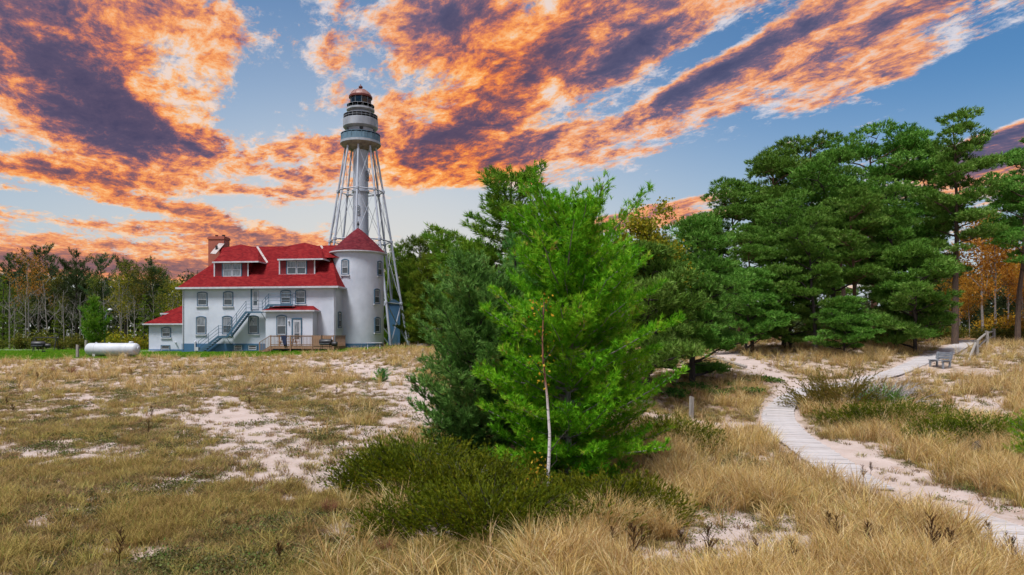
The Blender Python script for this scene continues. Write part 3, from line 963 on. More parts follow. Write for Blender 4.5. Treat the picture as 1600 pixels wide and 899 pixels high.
# round corner tower
TM = Matrix.Translation((TU, TV, 0))
MB().lathe([(TR, 0.95), (TR, TEAVE)], 56, TM).build('tower_wall', M['white_brick'], house, True)
MB().lathe([(TR + .06, -0.6), (TR + .06, 0.95)], 56, TM).build('tower_foundation', M['blue_base'], house, True)
tw = MB().lathe([(TR + .32, TEAVE + .08), (TR + .30, TEAVE + .12), (1.75, TEAVE + 1.62), (0.75, TEAVE + 2.55), (0.05, TAPEX)], 56, TM).build('tower_roof', M['cone_red'], house, True)
MB().lathe([(TR + .0, TEAVE - .12), (TR + .22, TEAVE - .06), (TR + .36, TEAVE + .02), (TR + .36, TEAVE + .12), (TR + .28, TEAVE + .10)], 56, TM).build('cornice', M['white_trim'], tw, True)
MB().lathe([(.06, TAPEX - .1), (.05, TAPEX + .25), (.13, TAPEX + .33), (.15, TAPEX + .43), (.10, TAPEX + .55), (.02, TAPEX + .8)], 12, TM).build('finial', M['iron_black'], tw, True)


def tower_win(zxc, zt, zb, w):
    # bearing of the window on the cylinder
    px = 220 + zxc / 3.636
    s = (px - 800) / F
    ctr = HO + Vector((cU * TU - sU * TV, sU * TU + cU * TV, 0))
    # ray meets cylinder, nearer hit
    a = s * s + 1
    bq = -2 * (s * ctr.x + ctr.y)
    c = ctr.x ** 2 + ctr.y ** 2 - TR ** 2
    disc = max(bq * bq - 4 * a * c, 0)
    d = (-bq - math.sqrt(disc)) / (2 * a)
    hit = Vector((s * d, d, 0))
    n = Vector((hit.x - ctr.x, hit.y - ctr.y, 0)).normalized()
    rel = hit - HO
    u, v = cU * rel.x + sU * rel.y, -sU * rel.x + cU * rel.y
    ang = math.atan2(n.y, n.x) - HROT + math.pi / 2
    z1 = CAMZ - (340 + zt / 3.636 - HORIZON) / F * d - LAWN
    z0 = CAMZ - (340 + zb / 3.636 - HORIZON) / F * d - LAWN
    nl = Vector((math.cos(ang - math.pi / 2), math.sin(ang - math.pi / 2), 0))
    make_window(house, u - nl.x * .01, v - nl.y * .01, z0, w, z1 - z0, rz=ang, curtain=True)


tower_win(1161, 238, 322, 0.85)
tower_win(1358, 248, 330, 0.85)
tower_win(1342, 406, 488, 0.85)
tower_win(1344, 567, 652, 0.85)

# porch bay on the front with its own little hipped roof
PV = -1.3
pu0, pz1 = on_front(709, 533, PV)
pu1, _ = on_front(976, 533, PV)
pw = MB().box(pu0, pu1, PV, -.003, 0.5, pz1 + .05).build('porch', M['white_brick'], house)
pr = MB()
zr = on_front(850, 503, 0)[1]
o2 = .32
pr.add([(pu0 - o2, PV - o2, pz1 + .08), (pu1 + o2, PV - o2, pz1 + .08), (pu1 + o2, 0, pz1 + .08), (pu0 - o2, 0, pz1 + .08), (pu0 + .45, -.004, zr), (pu1 - .45, -.004, zr)],
       [(0, 1, 5, 4), (1, 2, 5), (3, 0, 4), (0, 3, 2, 1), (2, 3, 4, 5)])
pr.build('porch_roof', M['roof_red'], pw)
MB().box(pu0 - o2 - .05, pu1 + o2 + .05, PV - o2 - .06, PV - o2 - .003, pz1 - .05, pz1 + .10).box(pu1 + o2 + .002, pu1 + o2 + .06, PV - o2, -.01, pz1 - .05, pz1 + .10).build('fascia', M['white_trim'], pw)
u0, z1 = on_front(774, 556, PV)
u1, z0 = on_front(827, 668, PV)
make_window(house, (u0 + u1) / 2, PV, z0, u1 - u0, z1 - z0, sill=False)
u0, z1 = on_front(866, 580, PV)
u1, z0 = on_front(910, 728, PV)
dr = MB().box(u0, u1, PV - .06, PV + .02, z0, z1).build('door', M['white_trim'], house)
MB().box(u0 + .17, u1 - .17, PV - .075, PV - .055, z0 + (z1 - z0) * .50, z1 - .24).build('pane', M['glass_curtain'], dr)
MB().box(u0 + .17, u1 - .17, PV - .075, PV - .055, z0 + (z1 - z0) * .25, z0 + (z1 - z0) * .47).build('pane', M['glass_dark'], dr)
MB().box(u0 - .16, u0 - .004, PV - .09, PV + .02, z0, z1 + .16).box(u0 - .003, u1 + .003, PV - .09, PV + .02, z1 + .004, z1 + .16).box(u1 + .004, u1 + .12, PV - .09, PV + .02, z0, z1 + .16).build('frame', M['blue_trim'], dr)
MB().tube((u1 - .09, PV - .13, z0 + 1.0), (u1 - .09, PV - .06, z0 + 1.0), .035).build('handle', M['iron_black'], dr)
lu, lz = on_front(842, 592, PV)
MB().lathe([(.02, -.16), (.09, -.10), (.10, .08), (.03, .16)], 10, Matrix.Translation((lu, PV - .11, lz))).build('wall_lamp', M['white_trim'], house, True)

# low wing on the left, set back
AV = 2.2
au0, az1 = on_front(46, 608, AV)
wing = MB().box(au0, -.055, AV, AV + 5.0, 0.25, az1 + .05).build('wing', M['white_brick'], house)
MB().box(au0 - .05, -.10, AV - .04, AV + 5.04, -.6, 0.25).build('foundation', M['blue_base'], wing)
zt = on_front(238, 474, AV + 3.0)[1]
zm = on_front(160, 546, AV + 2.2)[1]
ol = .45
b = MB()
vm = AV + 2.2
tm = (zm - az1 - .1) / (zt - az1 - .1)
ul = on_front(122, 548, vm)[0]
b.add([(au0 - ol, AV - ol, az1 + .08), (-.004, AV - ol, az1 + .08), (-.004, AV + 3.2, zt), (-1.3, AV + 3.2, zt - .02), (au0 - ol, AV + 6, az1 + .08), (-.004, AV + 6, az1 + .08)],
      [(0, 1, 2, 3), (0, 3, 4), (3, 2, 5, 4), (0, 4, 5, 1)])
b.build('wing_roof', M['roof_red'], wing)
# upper hipped piece with its pale eave
hb_ = MB()
u_r = on_front(205, 548, vm)[0]
hb_.add([(ul, vm - .25, zm), (u_r, vm - .25, zm), (-.006, AV + 3.1, zt + .03), (-1.6, AV + 3.1, zt + .02), (ul, AV + 5, zm), (-.006, AV + 5, zm), (-.006, vm + .6, zm + .8)],
        [(0, 1, 6, 2, 3), (0, 3, 4), (3, 2, 5, 4), (0, 4, 5, 1)])
hb_.build('upper_wing_roof', M['roof_red'], wing)
MB().box(ul - .06, u_r, vm - .36, vm - .255, zm - .13, zm + .05).box(ul - .03, ul + .10, vm - .24, vm - .12, zm - .85, zm - .135).build('fascia', M['white_trim'], wing)
MB().box(ul + .11, u_r - .35, vm - .13, vm + 1.5, zm - 1.0, zm - .01).build('dormer_wall', M['red_siding'], wing)
MB().box(au0 - ol - .05, -.06, AV - ol - .08, AV - ol - .003, az1 - .06, az1 + .10).build('gutter', M['white_trim'], wing)
win_from(121, 170, 624, 679, v=AV)
u0, z1 = on_front(117, 728, AV)
u1, z0 = on_front(165, 766, AV)
make_window(house, (u0 + u1) / 2, AV, z0, u1 - u0, z1 - z0, rise=0.0, curtain=False, sill=False, name='cellar_window')
MB().tube((on_front(196, 708, AV)[0], AV - .02, on_front(196, 708, AV)[1]), (on_front(210, 710, AV)[0], AV - .35, on_front(206, 712, AV)[1]), .07).build('dryer_vent', M['white_trim'], house, True)
u0 = on_front(98, 760, AV)[0]
MB().box(u0 - 1.2, u0 + .6, AV - 1.6, AV - .1, -.5, .09).build('concrete_step', M['concrete'], wing)
# meter pipe by the stairs foot
mu = on_front(313, 740)[0]
MB().path([(mu, -.15, .0), (mu, -.15, 1.15), (mu - .0, -.06, 1.25)], [.09, .09, .05], 8).build('gas_pipe', M['white_trim'], house, True)
MB().box(mu + .08, mu + .5, -.30, -.06, .15, .55).build('gas_meter', M['tank_white'], house)

# ------------------------------------------------------------------ fire escape
fe = empty('fire_escape', HO, HROT)
tag(fe, 'blue iron fire escape zigzagging up the white house front', 'fire escape')
FV0, FV1 = -1.15, -0.25


def P2(zx, zy, v=FV0):
    u, z = on_front(zx, zy, v)
    return u, z


A0 = P2(327, 768); A1 = P2(442, 680); A2 = P2(490, 672); A3 = P2(598, 540); A4 = P2(690, 533); A5 = P2(712, 497); A6 = P2(862, 494)
A0 = (A0[0], 0.0)
zl1 = (A1[1] + A2[1]) / 2
zl2 = (A3[1] + A4[1]) / 2
zl3 = (A5[1] + A6[1]) / 2
flights = [((A0[0], A0[1]), (A1[0], zl1)), ((A2[0], zl1), (A3[0], zl2)), ((A4[0], zl2), (A5[0] + .3, zl3))]
lands = [(A1[0], A2[0], zl1), (A3[0], A4[0], zl2), (A5[0] + .3, A6[0], zl3)]
for (p, q) in flights:
    for v in (FV0, FV1):
        MB().bar((p[0], v, p[1]), (q[0], v, q[1]), .06, .24).build('stringer', M['blue_trim'], fe)
    n = max(3, int(round(abs(q[1] - p[1]) / .21)))
    tm_ = MB().box(-.13, .13, FV0 + .035, FV1 - .035, -.02, .02).mesh('tread', M['tower_grey'])
    for k in range(1, n):
        t = k / n
        link('tread', tm_, fe, (p[0] + (q[0] - p[0]) * t, 0, p[1] + (q[1] - p[1]) * t))
    dxr = 0.0
    for hgt in (.45, .85, 1.2):
        MB().tube((p[0], FV0, p[1] + hgt), (q[0], FV0, q[1] + hgt), .022, n=6).build('rail', M['blue_trim'], fe)
    for t in (0.0, .5, 1.0):
        x, z = p[0] + (q[0] - p[0]) * t, p[1] + (q[1] - p[1]) * t
        MB().tube((x, FV0 - .001, z - .05), (x, FV0 - .001, z + 1.22), .028, n=6).build('post', M['blue_trim'], fe)
for i, (a0, a1, z) in enumerate(lands):
    MB().box(a0, a1, FV0, FV1, z - .05, z).box(a0, a1, FV0 - .03, FV0 - .002, z - .13, z + .06).build('landing', M['blue_trim'], fe)
    for hgt in (.45, .85, 1.2):
        MB().tube((a0, FV0, z + hgt), (a1, FV0, z + hgt), .022, n=6).build('rail', M['blue_trim'], fe)
    m_ = [a0 + (a1 - a0) * .5] if i == 2 else []
    for x in m_ + [a1]:
        MB().tube((x, FV0 + .001, z - .1), (x, FV0 + .001, z + 1.22), .028, n=6).build('post', M['blue_trim'], fe)
    for x in ((a0 + .15, a1 - .15) if i else (a1 - .15,)):
        MB().tube((x, FV0 + .05, z - .08), (x + .12, -.02, z - 1.05), .03, n=6).build('brace', M['blue_trim'], fe)
        MB().lathe([(.03, -.02), (.07, 0), (.03, .02)], 8, Matrix.Translation((x + .12, -.05, z - 1.05))).build('brace_foot', M['blue_trim'], fe)
a0, a1, z = lands[2]
for hgt in (.45, .85, 1.2):
    MB().tube((a1, FV0, z + hgt), (a1, -.02, z + hgt), .022, n=6).build('rail', M['blue_trim'], fe)

# ------------------------------------------------------------------ deck
deck = empty('wooden_deck', HO, HROT)
tag(deck, 'brown wooden deck with picketed railing in front of the house porch', 'deck')
DV = -4.6
d0 = on_front(735, 735, DV)[0]
d1 = on_front(1098, 735, DV)[0]
dz0 = on_front(900, 731, DV)[1]
nb_ = int((-1.35 - DV) / .145)
bm_ = MB().box(0, d1 - d0, 0, .135, -.03, 0).mesh('deck_board', M['deck_wood'])
for k in range(nb_):
    link('deck_board', bm_, deck, (d0, DV + k * .145, dz0 - .001 * (k % 3)))
MB().box(d0, d1, DV - .045, DV - .003, dz0 - .28, dz0 + .01).box(d1 + .003, d1 + .045, DV, -1.35, dz0 - .28, dz0 + .01).box(d0 - .045, d0 - .003, DV, -1.35, dz0 - .28, dz0 + .01).build('rim_joist', M['deck_wood'], deck)
RH = 1.08
posts = [d0 + .05, on_front(852, 700, DV)[0], on_front(975, 700, DV)[0], d1 - .05]
for x in posts:
    MB().box(x - .055, x + .055, DV - .11, DV - .05, -.3, dz0 + RH).build('post', M['deck_wood'], deck)
for x in (d0 + 1.2, d0 + 3.4, d0 + 5.2, d1 - .4):
    for v in (DV + .3, -2.4):
        MB().box(x - .07, x + .07, v, v + .14, -.3, dz0 - .05).build('support', M['bark_dark'], deck)
MB().box(d0, d1, DV - .10, DV + .04, dz0 + RH + .002, dz0 + RH + .045).build('handrail', M['deck_wood'], deck)
for zz in (.10, RH - .12):
    MB().box(d0, d1, DV - .048, DV - .012, dz0 + zz, dz0 + zz + .08).build('rail', M['deck_wood'], deck)
pk = MB().box(-.02, .02, DV - .09, DV - .052, dz0 + .02, dz0 + RH - .02).mesh('picket', M['deck_wood'])
x = d0 + .2
while x < posts[2] - .08:
    link('picket', pk, deck, (x, 0, 0))
    x += .15
x = posts[2] + .10
bd_ = MB().box(0, .19, DV - .09, DV - .052, dz0 + .02, dz0 + RH - .02).mesh('board', M['deck_wood'])
while x < d1 - .25:
    link('board', bd_, deck, (x, 0, 0))
    x += .20
# right end railing and steps at the left end
MB().box(d1 - .02, d1 + .10, DV, -1.4, dz0 + RH + .003, dz0 + RH + .046).build('handrail', M['deck_wood'], deck)
v = DV + .2
pk2 = MB().box(d1 + .046, d1 + .08, -.02, .02, dz0 + .02, dz0 + RH - .02).mesh('picket', M['deck_wood'])
while v < -1.5:
    link('picket', pk2, deck, (0, v, 0))
    v += .15
sx = d0 - 1.15
for v in (DV + .02, DV + 1.15):
    MB().bar((d0, v, dz0 - .1), (sx, v, -.05), .05, .26).build('stringer', M['deck_wood'], deck)
for k in range(3):
    t = (k + .5) / 3
    MB().box(d0 - 1.15 * t - .16, d0 - 1.15 * t + .16, DV + .05, DV + 1.12, dz0 * (1 - t) - .02, dz0 * (1 - t) + .02).build('step', M['deck_wood'], deck)
MB().box(sx - .05, sx + .05, DV - .06, DV + .0, -.3, 1.12).build('post', M['deck_wood'], deck)
MB().bar((d0 + .05, DV - .03, dz0 + RH + .02), (sx, DV - .03, 1.12), .13, .045).build('handrail', M['deck_wood'], deck)
for k in range(1, 7):
    t = k / 7
    MB().box(d0 - 1.15 * t - .02, d0 - 1.15 * t + .02, DV - .05, DV - .015, dz0 * (1 - t) + .1, dz0 * (1 - t) + 1.02).build('picket', M['deck_wood'], deck)
MB().box(d0 - .02, d0 + .09, -2.6, -2.49, -.2, dz0 + RH + .1).build('post', M['deck_wood'], deck)

# picnic table on the deck, seen through the pickets
pt = empty('deck_table', HO + Vector((cU * 14.0 - sU * -3.3, sU * 14.0 + cU * -3.3, dz0)), HROT)
tag(pt, 'wooden picnic table behind the deck railing', 'table')
MB().box(-.9, .9, -.38, .38, .70, .75).build('tabletop', M['deck_wood'], pt)
for s in (-1, 1):
    MB().box(-.9, .9, s * .72 - .13, s * .72 + .13, .42, .46).build('seat', M['deck_wood'], pt)
    for q in (-1, 1):
        MB().bar((s * .65, q * .25, .70), (s * .65, q * .68, 0), .05, .12).build('leg', M['deck_wood'], pt)
    MB().box(s * .65 - .04, s * .65 + .04, -.75, .75, .36, .42).build('brace', M['deck_wood'], pt)

# dark towel over the railing
tu = on_front(805, 660, DV)[0]
b = MB()
gw, gh = 7, 8
vs, fs = [], []
for j in range(gh + 1):
    for i in range(gw + 1):
        x = (i / gw - .5) * (1.0 if j < 3 else 1.0 - .085 * (j - 2)) * .62 + (.03 * j)
        if j == 0: y, z = DV + .07, dz0 + RH - .25
        elif j == 1: y, z = DV + .06, dz0 + RH + .05
        else: y, z = DV - .13 - .02 * math.sin(i * 1.9 + j * .4), dz0 + RH + .06 - (j - 1.6) * .175 - (.06 * math.sin(i * 1.3) if j == gh else 0)
        vs.append((x + tu + .12, y, z))
for j in range(gh):
    for i in range(gw):
        a = j * (gw + 1) + i
        fs.append((a, a + 1, a + gw + 2, a + gw + 1))
b.add(vs, fs)
tw_ = b.build('towel', M['navy_cloth'], None, True, loc=HO, rot=(0, 0, HROT))
md = tw_.modifiers.new('thickness', 'SOLIDIFY')
md.thickness = .02
tag(tw_, 'navy towel hung over the deck railing', 'towel')

# ------------------------------------------------------------------ barrel smokers
def smoker(loc, rz, label, s=1.0):
    e = empty('barrel_smoker', loc, rz)
    R90 = Matrix.Rotation(math.pi / 2, 4, 'Y')
    MB().lathe([(0.01, -.62), (.26, -.60), (.30, -.55), (.30, .55), (.26, .60), (0.01, .62)], 20, Matrix.Translation((0, 0, .92)) @ R90).build('barrel', M['iron_black'], e, True)
    MB().lathe([(0.01, -.26), (.2, -.25), (.23, -.2), (.23, .2), (.2, .25), (0.01, .26)], 16, Matrix.Translation((.86, 0, .74)) @ R90).build('firebox', M['iron_black'], e, True)
    MB().tube((-.42, 0, 1.18), (-.42, 0, 1.62), .05).build('chimney', M['iron_black'], e, True)
    MB().tube((-.3, -.34, 1.02), (.3, -.34, 1.02), .02).tube((-.3, -.34, 1.02), (-.3, -.27, 1.0), .015).tube((.3, -.34, 1.02), (.3, -.27, 1.0), .015).build('handle', M['tower_grey'], e, True)
    for x in (-.42, .42):
        for y in (-.18, .18):
            MB().tube((x, y, .70), (x * 1.1, y * 1.3, 0), .025).build('leg', M['iron_black'], e)
    MB().box(-.5, .5, -.52, -.30, .74, .77).build('shelf', M['grey_wood'], e)
    for y in (-.26, .26):
        MB().lathe([(.11, -.025), (.11, .025)], 14, Matrix.Translation((.47, y, .11)) @ Matrix.Rotation(math.pi / 2, 4, 'X')).build('wheel', M['iron_black'], e)
    tag(e, label, 'grill', 'black barrel smokers')
    e.scale = (s, s, s)
    return e


def ground_at(px, d):
    return spot(px, d)


s_loc = HO + Vector((cU * on_front(1052, 730, -5.6)[0] - sU * -5.6, sU * on_front(1052, 730, -5.6)[0] + cU * -5.6, 0))
s_loc.z = gz(s_loc.x, s_loc.y)
smoker(s_loc, HROT, 'black barrel smoker grill beside the right end of the wooden deck', 1.05)
smoker(spot(60, 68), .3, 'black barrel smoker grill on the lawn left of the white tank', .95)

# ------------------------------------------------------------------ lighthouse
LH = spot(563.5, 92.0)
LH.z = LAWN
lh = empty('skeleton_lighthouse', LH)
tag(lh, 'tall white skeleton-frame lighthouse with central stair tube and domed lantern', 'lighthouse')


def lz(py, d=92.0):
    return CAMZ - (py - HORIZON) / F * d - LAWN


def lr(pxw, d=92.0):
    return pxw / F * d


zg = lz(231)
tube = MB().lathe([(lr(12.6), 0), (lr(12.4), lz(371)), (lr(11.2), lz(231))], 28).build('central_column', M['tower_white'], lh, True)
for z in (lz(300), lz(378), lz(475)):
    MB().ring(lr(12.5), z - .12, .24, .16, 28).build('band', M['tower_white'], tube, True)
for (py, ang) in ((338, -100), (283, -20), (500, -100), (420, -30)):
    a = math.radians(ang)
    make_window(tube, lr(12.0) * math.cos(a), lr(12.0) * math.sin(a), lz(py), 0.55, 1.25, rz=a + math.pi / 2, curtain=False, sill=False, frame_mat='tower_grey')
NL = 8
R_top, R_bot = lr(23.5), lr(74)


def leg_r(z):
    return R_bot + (R_top - R_bot) * (z / zg)


LA = [math.radians(4 + 45 * k) for k in range(NL)]
rings = [lz(475), lz(378), lz(300)]
for a in LA:
    e = Vector((math.cos(a), math.sin(a), 0))
    MB().tube(e * R_bot + Vector((0, 0, .35)), e * R_top + Vector((0, 0, zg)), .165, .125, 10).build('leg', M['tower_white'], lh, True)
    f = MB().box(-.45, .45, -.45, .45, -.4, .40, Matrix.Translation(e * R_bot)).build('footing', M['tower_white'], lh)
    for z in rings:
        r = leg_r(z)
        MB().lathe([(.19, -.20), (.24, -.16), (.24, .16), (.19, .20)], 10, Matrix.Translation(e * r + Vector((0, 0, z)))).build('collar', M['tower_white'], lh, True)
        MB().tube(e * (r - .1) + Vector((0, 0, z)), e * lr(12.2) + Vector((0, 0, z)), .05, n=6).build('spoke', M['tower_white'], lh)
levels = [.5] + rings + [zg - .3]
for i in range(NL):
    a, a2 = LA[i], LA[(i + 1) % NL]
    e, e2 = Vector((math.cos(a), math.sin(a), 0)), Vector((math.cos(a2), math.sin(a2), 0))
    for z in rings:
        MB().tube(e * leg_r(z) + Vector((0, 0, z)), e2 * leg_r(z) + Vector((0, 0, z)), .085, n=6).build('ring_beam', M['tower_white'], lh)
    for k in range(len(levels) - 1):
        z0, z1 = levels[k], levels[k + 1]
        rod = .075 if k == 0 else .030
        MB().tube(e * leg_r(z0) + Vector((0, 0, z0)), e2 * leg_r(z1) + Vector((0, 0, z1)), rod, n=5).build('brace_rod', M['tower_white'], lh)
        MB().tube(e2 * (leg_r(z0) + .05) + Vector((0, 0, z0)), e * (leg_r(z1) + .05) + Vector((0, 0, z1)), rod, n=5).build('brace_rod', M['tower_white'], lh)

# galleries and lantern, profile measured from the photograph


def railing(R, z0, h, n_post, rails, mat_, name, parent, rw=.03):
    for k in range(n_post):
        a = 2 * math.pi * k / n_post
        MB().tube((R * math.cos(a), R * math.sin(a), z0), (R * math.cos(a), R * math.sin(a), z0 + h), rw, n=5).build('baluster', mat_, parent)
    for q in rails:
        MB().ring(R, z0 + h * q - rw, rw * 2, rw * 2, 40).build('rail', mat_, parent)


g1 = MB().lathe([(lr(14), lz(236)), (lr(27), lz(231)), (lr(30.5), lz(227.5)), (lr(30.5), lz(224)), (lr(20), lz(224))], 40).build('lower_gallery', M['gallery_under'], lh, True)
MB().ring(lr(30.3), lz(227), lz(223.5) - lz(227), .16, 40).build('gallery_rim', M['tower_head'], g1, True)
railing(lr(30), lz(223.5), lz(211.5) - lz(223.5), 24, (.06, .98), M['gallery_blue'], 'railing', g1, .03)
pn = MB()
for k in range(16):
    a = 2 * math.pi * (k + .5) / 16
    Tm = Matrix.Rotation(a, 4, 'Z')
    pn.box(lr(29.4) - .02, lr(29.4) + .02, -.52, .52, lz(223), lz(213.5), Tm)
pn.build('railing_panel', M['gallery_blue'], g1)
wr = MB().lathe([(lr(21.8), lz(224)), (lr(21.8), lz(207)), (lr(21.8), lz(203))], 40).build('watch_room', M['tower_head'], lh, True)
for ang in (-75, -140, -10, 60):
    a = math.radians(ang)
    MB().lathe([(.02, -.02), (.24, -.01), (.24, .04), (.02, .05)], 14, Matrix.Translation((lr(21.7) * math.cos(a), lr(21.7) * math.sin(a), lz(206))) @ Matrix.Rotation(a, 4, 'Z') @ Matrix.Rotation(math.pi / 2, 4, 'Y')).build('porthole', M['iron_black'], wr, True)
MB().box(-.22, .22, -lr(21.9) - .02, -lr(21.9) + .2, lz(221), lz(209), Matrix.Rotation(math.radians(-35), 4, 'Z')).build('door', M['tower_grey'], wr)
g2 = MB().lathe([(lr(20), lz(205)), (lr(24.5), lz(203)), (lr(26.8), lz(200.5)), (lr(26.8), lz(189)), (lr(26.0), lz(188.5)), (lr(26.0), lz(192)), (lr(10), lz(192))], 40).build('upper_gallery', M['tower_head'], lh, True)
railing(lr(26), lz(188.8), lz(181.8) - lz(188.8), 24, (.5, .98), M['tower_head'], 'railing', g2, .020)
MB().lathe([(lr(17.8), lz(192)), (lr(17.8), lz(176)), (lr(17.0), lz(175))], 36).build('service_room', M['tower_head'], lh, True)
g3 = MB().lathe([(lr(16.5), lz(178)), (lr(21.4), lz(174)), (lr(21.4), lz(171.5)), (lr(10), lz(171.5))], 36).build('lantern_gallery', M['tower_head'], lh, True)
railing(lr(21), lz(171.5), lz(166) - lz(171.5), 16, (.98,), M['tower_head'], 'railing', g3, .018)
lan = MB().lathe([(lr(16.2), lz(171.5)), (lr(16.2), lz(169))], 10).build('lantern', M['tower_grey'], lh)
nl_ = 10
for k in range(nl_):
    a, a2 = 2 * math.pi * k / nl_, 2 * math.pi * (k + 1) / nl_
    r = lr(15.8)
    c0, c1 = Vector((r * math.cos(a), r * math.sin(a), 0)), Vector((r * math.cos(a2), r * math.sin(a2), 0))
    MB().tube(c0 + Vector((0, 0, lz(170))), c0 + Vector((0, 0, lz(153))), .06, n=6).build('mullion', M['tower_grey'], lan)
    m_ = (c0 + c1) / 2
    MB().box(-(c1 - c0).length / 2 + .06, (c1 - c0).length / 2 - .06, -.015, .015, lz(169.2), lz(153.5), Matrix.Translation(m_) @ Matrix.Rotation((a + a2) / 2 + math.pi / 2, 4, 'Z')).build('pane', None, lan)
MB().lathe([(.25, lz(170)), (.5, lz(167.5)), (.62, lz(162.5)), (.45, lz(158)), (.2, lz(156))], 16).build('lens', M['lens_glass'], lan, True)
dm = MB().lathe([(lr(15), lz(154.5)), (lr(18.0), lz(154.2)), (lr(18.0), lz(151.5)), (lr(16.6), lz(150.5))], 36).build('eave_ring', M['rust_red'], lh, True)
MB().lathe([(lr(16.6), lz(150.5)), (lr(14.2), lz(146.2)), (lr(9.8), lz(142.6)), (lr(4.5), lz(140.6)), (lr(1.5), lz(140.0))], 36).build('dome', M['dome_pale'], dm, True)
for k in range(10):
    a = 2 * math.pi * k / 10
    pr_ = [(lr(16.7), lz(150.3)), (lr(14.3), lz(146.0)), (lr(9.9), lz(142.4)), (lr(4.5), lz(140.3))]
    MB().path([(r * math.cos(a), r * math.sin(a), z) for r, z in pr_], [.03] * 4, 5).build('rib', M['dome_pale'], dm)
MB().lathe([(lr(2.2), lz(140.6)), (lr(1.8), lz(138.6)), (lr(2.9), lz(137.8)), (lr(3.3), lz(136.4)), (lr(2.6), lz(135)), (lr(.8), lz(134.2)), (.02, lz(131.5))], 16).build('ball_vent', M['rust_red'], dm, True)
# clear lantern glass
gm = bpy.data.materials.new('lantern_glass')
gm.use_nodes = True
gt = NT(gm.node_tree)
gb = gt.node('ShaderNodeBsdfGlossy')
gb.inputs['Roughness'].default_value = .03
tr_ = gt.node('ShaderNodeBsdfTransparent')
tr_.inputs[0].default_value = (.62, .66, .68, 1)
fr_ = gt.node('ShaderNodeFresnel')
fr_.inputs[0].default_value = 1.5
mx_ = gt.node('ShaderNodeMixShader')
gm.node_tree.links.new(fr_.outputs[0], mx_.inputs[0])
gm.node_tree.links.new(tr_.outputs[0], mx_.inputs[1])
gm.node_tree.links.new(gb.outputs[0], mx_.inputs[2])
gm.node_tree.links.new(mx_.outputs[0], gm.node_tree.nodes['Material Output'].inputs['Surface'])
for o in lan.children:
    if o.name.startswith('pane'):
        o.data.materials.clear()
        o.data.materials.append(gm)
# blue shed under the frame
shed = empty('blue_shed', LH + Vector((lr(50), 1.2, 0)), .15)
tag(shed, 'narrow blue shed standing inside the lighthouse legs', 'shed')
MB().box(-.8, .8, -.9, .9, -.2, lz(474)).build('wall', M['blue_base'], shed)
MB().add([(-.92, -1.05, lz(474)), (.92, -1.05, lz(474)), (.92, 1.05, lz(474)), (-.92, 1.05, lz(474)), (0, -1.05, lz(467)), (0, 1.05, lz(467))], [(0, 1, 4), (1, 2, 5, 4), (2, 3, 5), (3, 0, 4, 5), (0, 3, 2, 1)]).build('roof', M['blue_trim'], shed)
MB().box(-.4, .4, -.94, -.903, 0, 2.0).build('door', M['blue_trim'], shed)

# ------------------------------------------------------------------ vegetation
def unit(a):
    return a / np.maximum(np.linalg.norm(a, axis=-1, keepdims=True), 1e-9)


def tri_mesh(name, tris, tint, mat_):
    """tris (n,3,3), tint (n,)"""
    n = len(tris)
    me = bpy.data.meshes.new(name)
    me.vertices.add(n * 3)
    me.vertices.foreach_set('co', tris.astype(np.float32).ravel())
    me.loops.add(n * 3)
    me.loops.foreach_set('vertex_index', np.arange(n * 3, dtype=np.int32))
    me.polygons.add(n)
    me.polygons.foreach_set('loop_start', np.arange(n, dtype=np.int32) * 3)
    me.update(calc_edges=True)
    at = me.attributes.new('tint', 'FLOAT', 'POINT')
    at.data.foreach_set('value', np.repeat(tint, 3).astype(np.float32))
    me.materials.append(mat_)
    return me


def needles(P, D, S, n, width, spread, rng, tint, back=0.25):
    """each tuft: n thin needles fanned about D"""
    m = len(P)
    P, D, S = np.repeat(P, n, 0), np.repeat(unit(D), n, 0), np.repeat(S, n)
    T = np.repeat(tint, n)
    R = unit(np.cross(D, rng.normal(size=D.shape)))
    ph = spread * np.sqrt(rng.random(len(P)))
    d = D * np.cos(ph)[:, None] + R * np.sin(ph)[:, None]
    base = P + D * (S * (rng.random(len(P)) * 0.7 - back))[:, None]
    tip = base + d * (S * rng.uniform(.65, 1.1, len(P)))[:, None]
    side = unit(np.cross(d, rng.normal(size=d.shape))) * (S * width)[:, None]
    return np.stack([base - side, base + side, tip], 1), np.clip(T + rng.normal(size=len(T)) * .08, 0, 1)


def leaves(P, S, rng, tint):
    m = len(P)
    a = unit(rng.normal(size=(m, 3)))
    b_ = unit(np.cross(a, rng.normal(size=(m, 3))))
    S = S[:, None]
    p0, p1, p2, p3 = P - a * S, P + b_ * S * .6, P + a * S, P - b_ * S * .6
    return np.concatenate([np.stack([p0, p1, p2], 1), np.stack([p0, p2, p3], 1)]), np.concatenate([tint, tint])


class Wood:
    def __init__(s):
        s.b = MB()
    def limb(s, pts, rad, n=5):
        s.b.path(pts, rad, n)


def bend_trunk(rng, h, wob, n=9):
    z = np.linspace(0, h, n)
    off = np.cumsum(rng.normal(size=(n, 2)) * wob, 0) * (z / h)[:, None]
    off -= off[0]
    return np.concatenate([off, z[:, None]], 1)


def at_trunk(tr, z):
    return np.array([np.interp(z, tr[:, 2], tr[:, 0]), np.interp(z, tr[:, 2], tr[:, 1]), z])


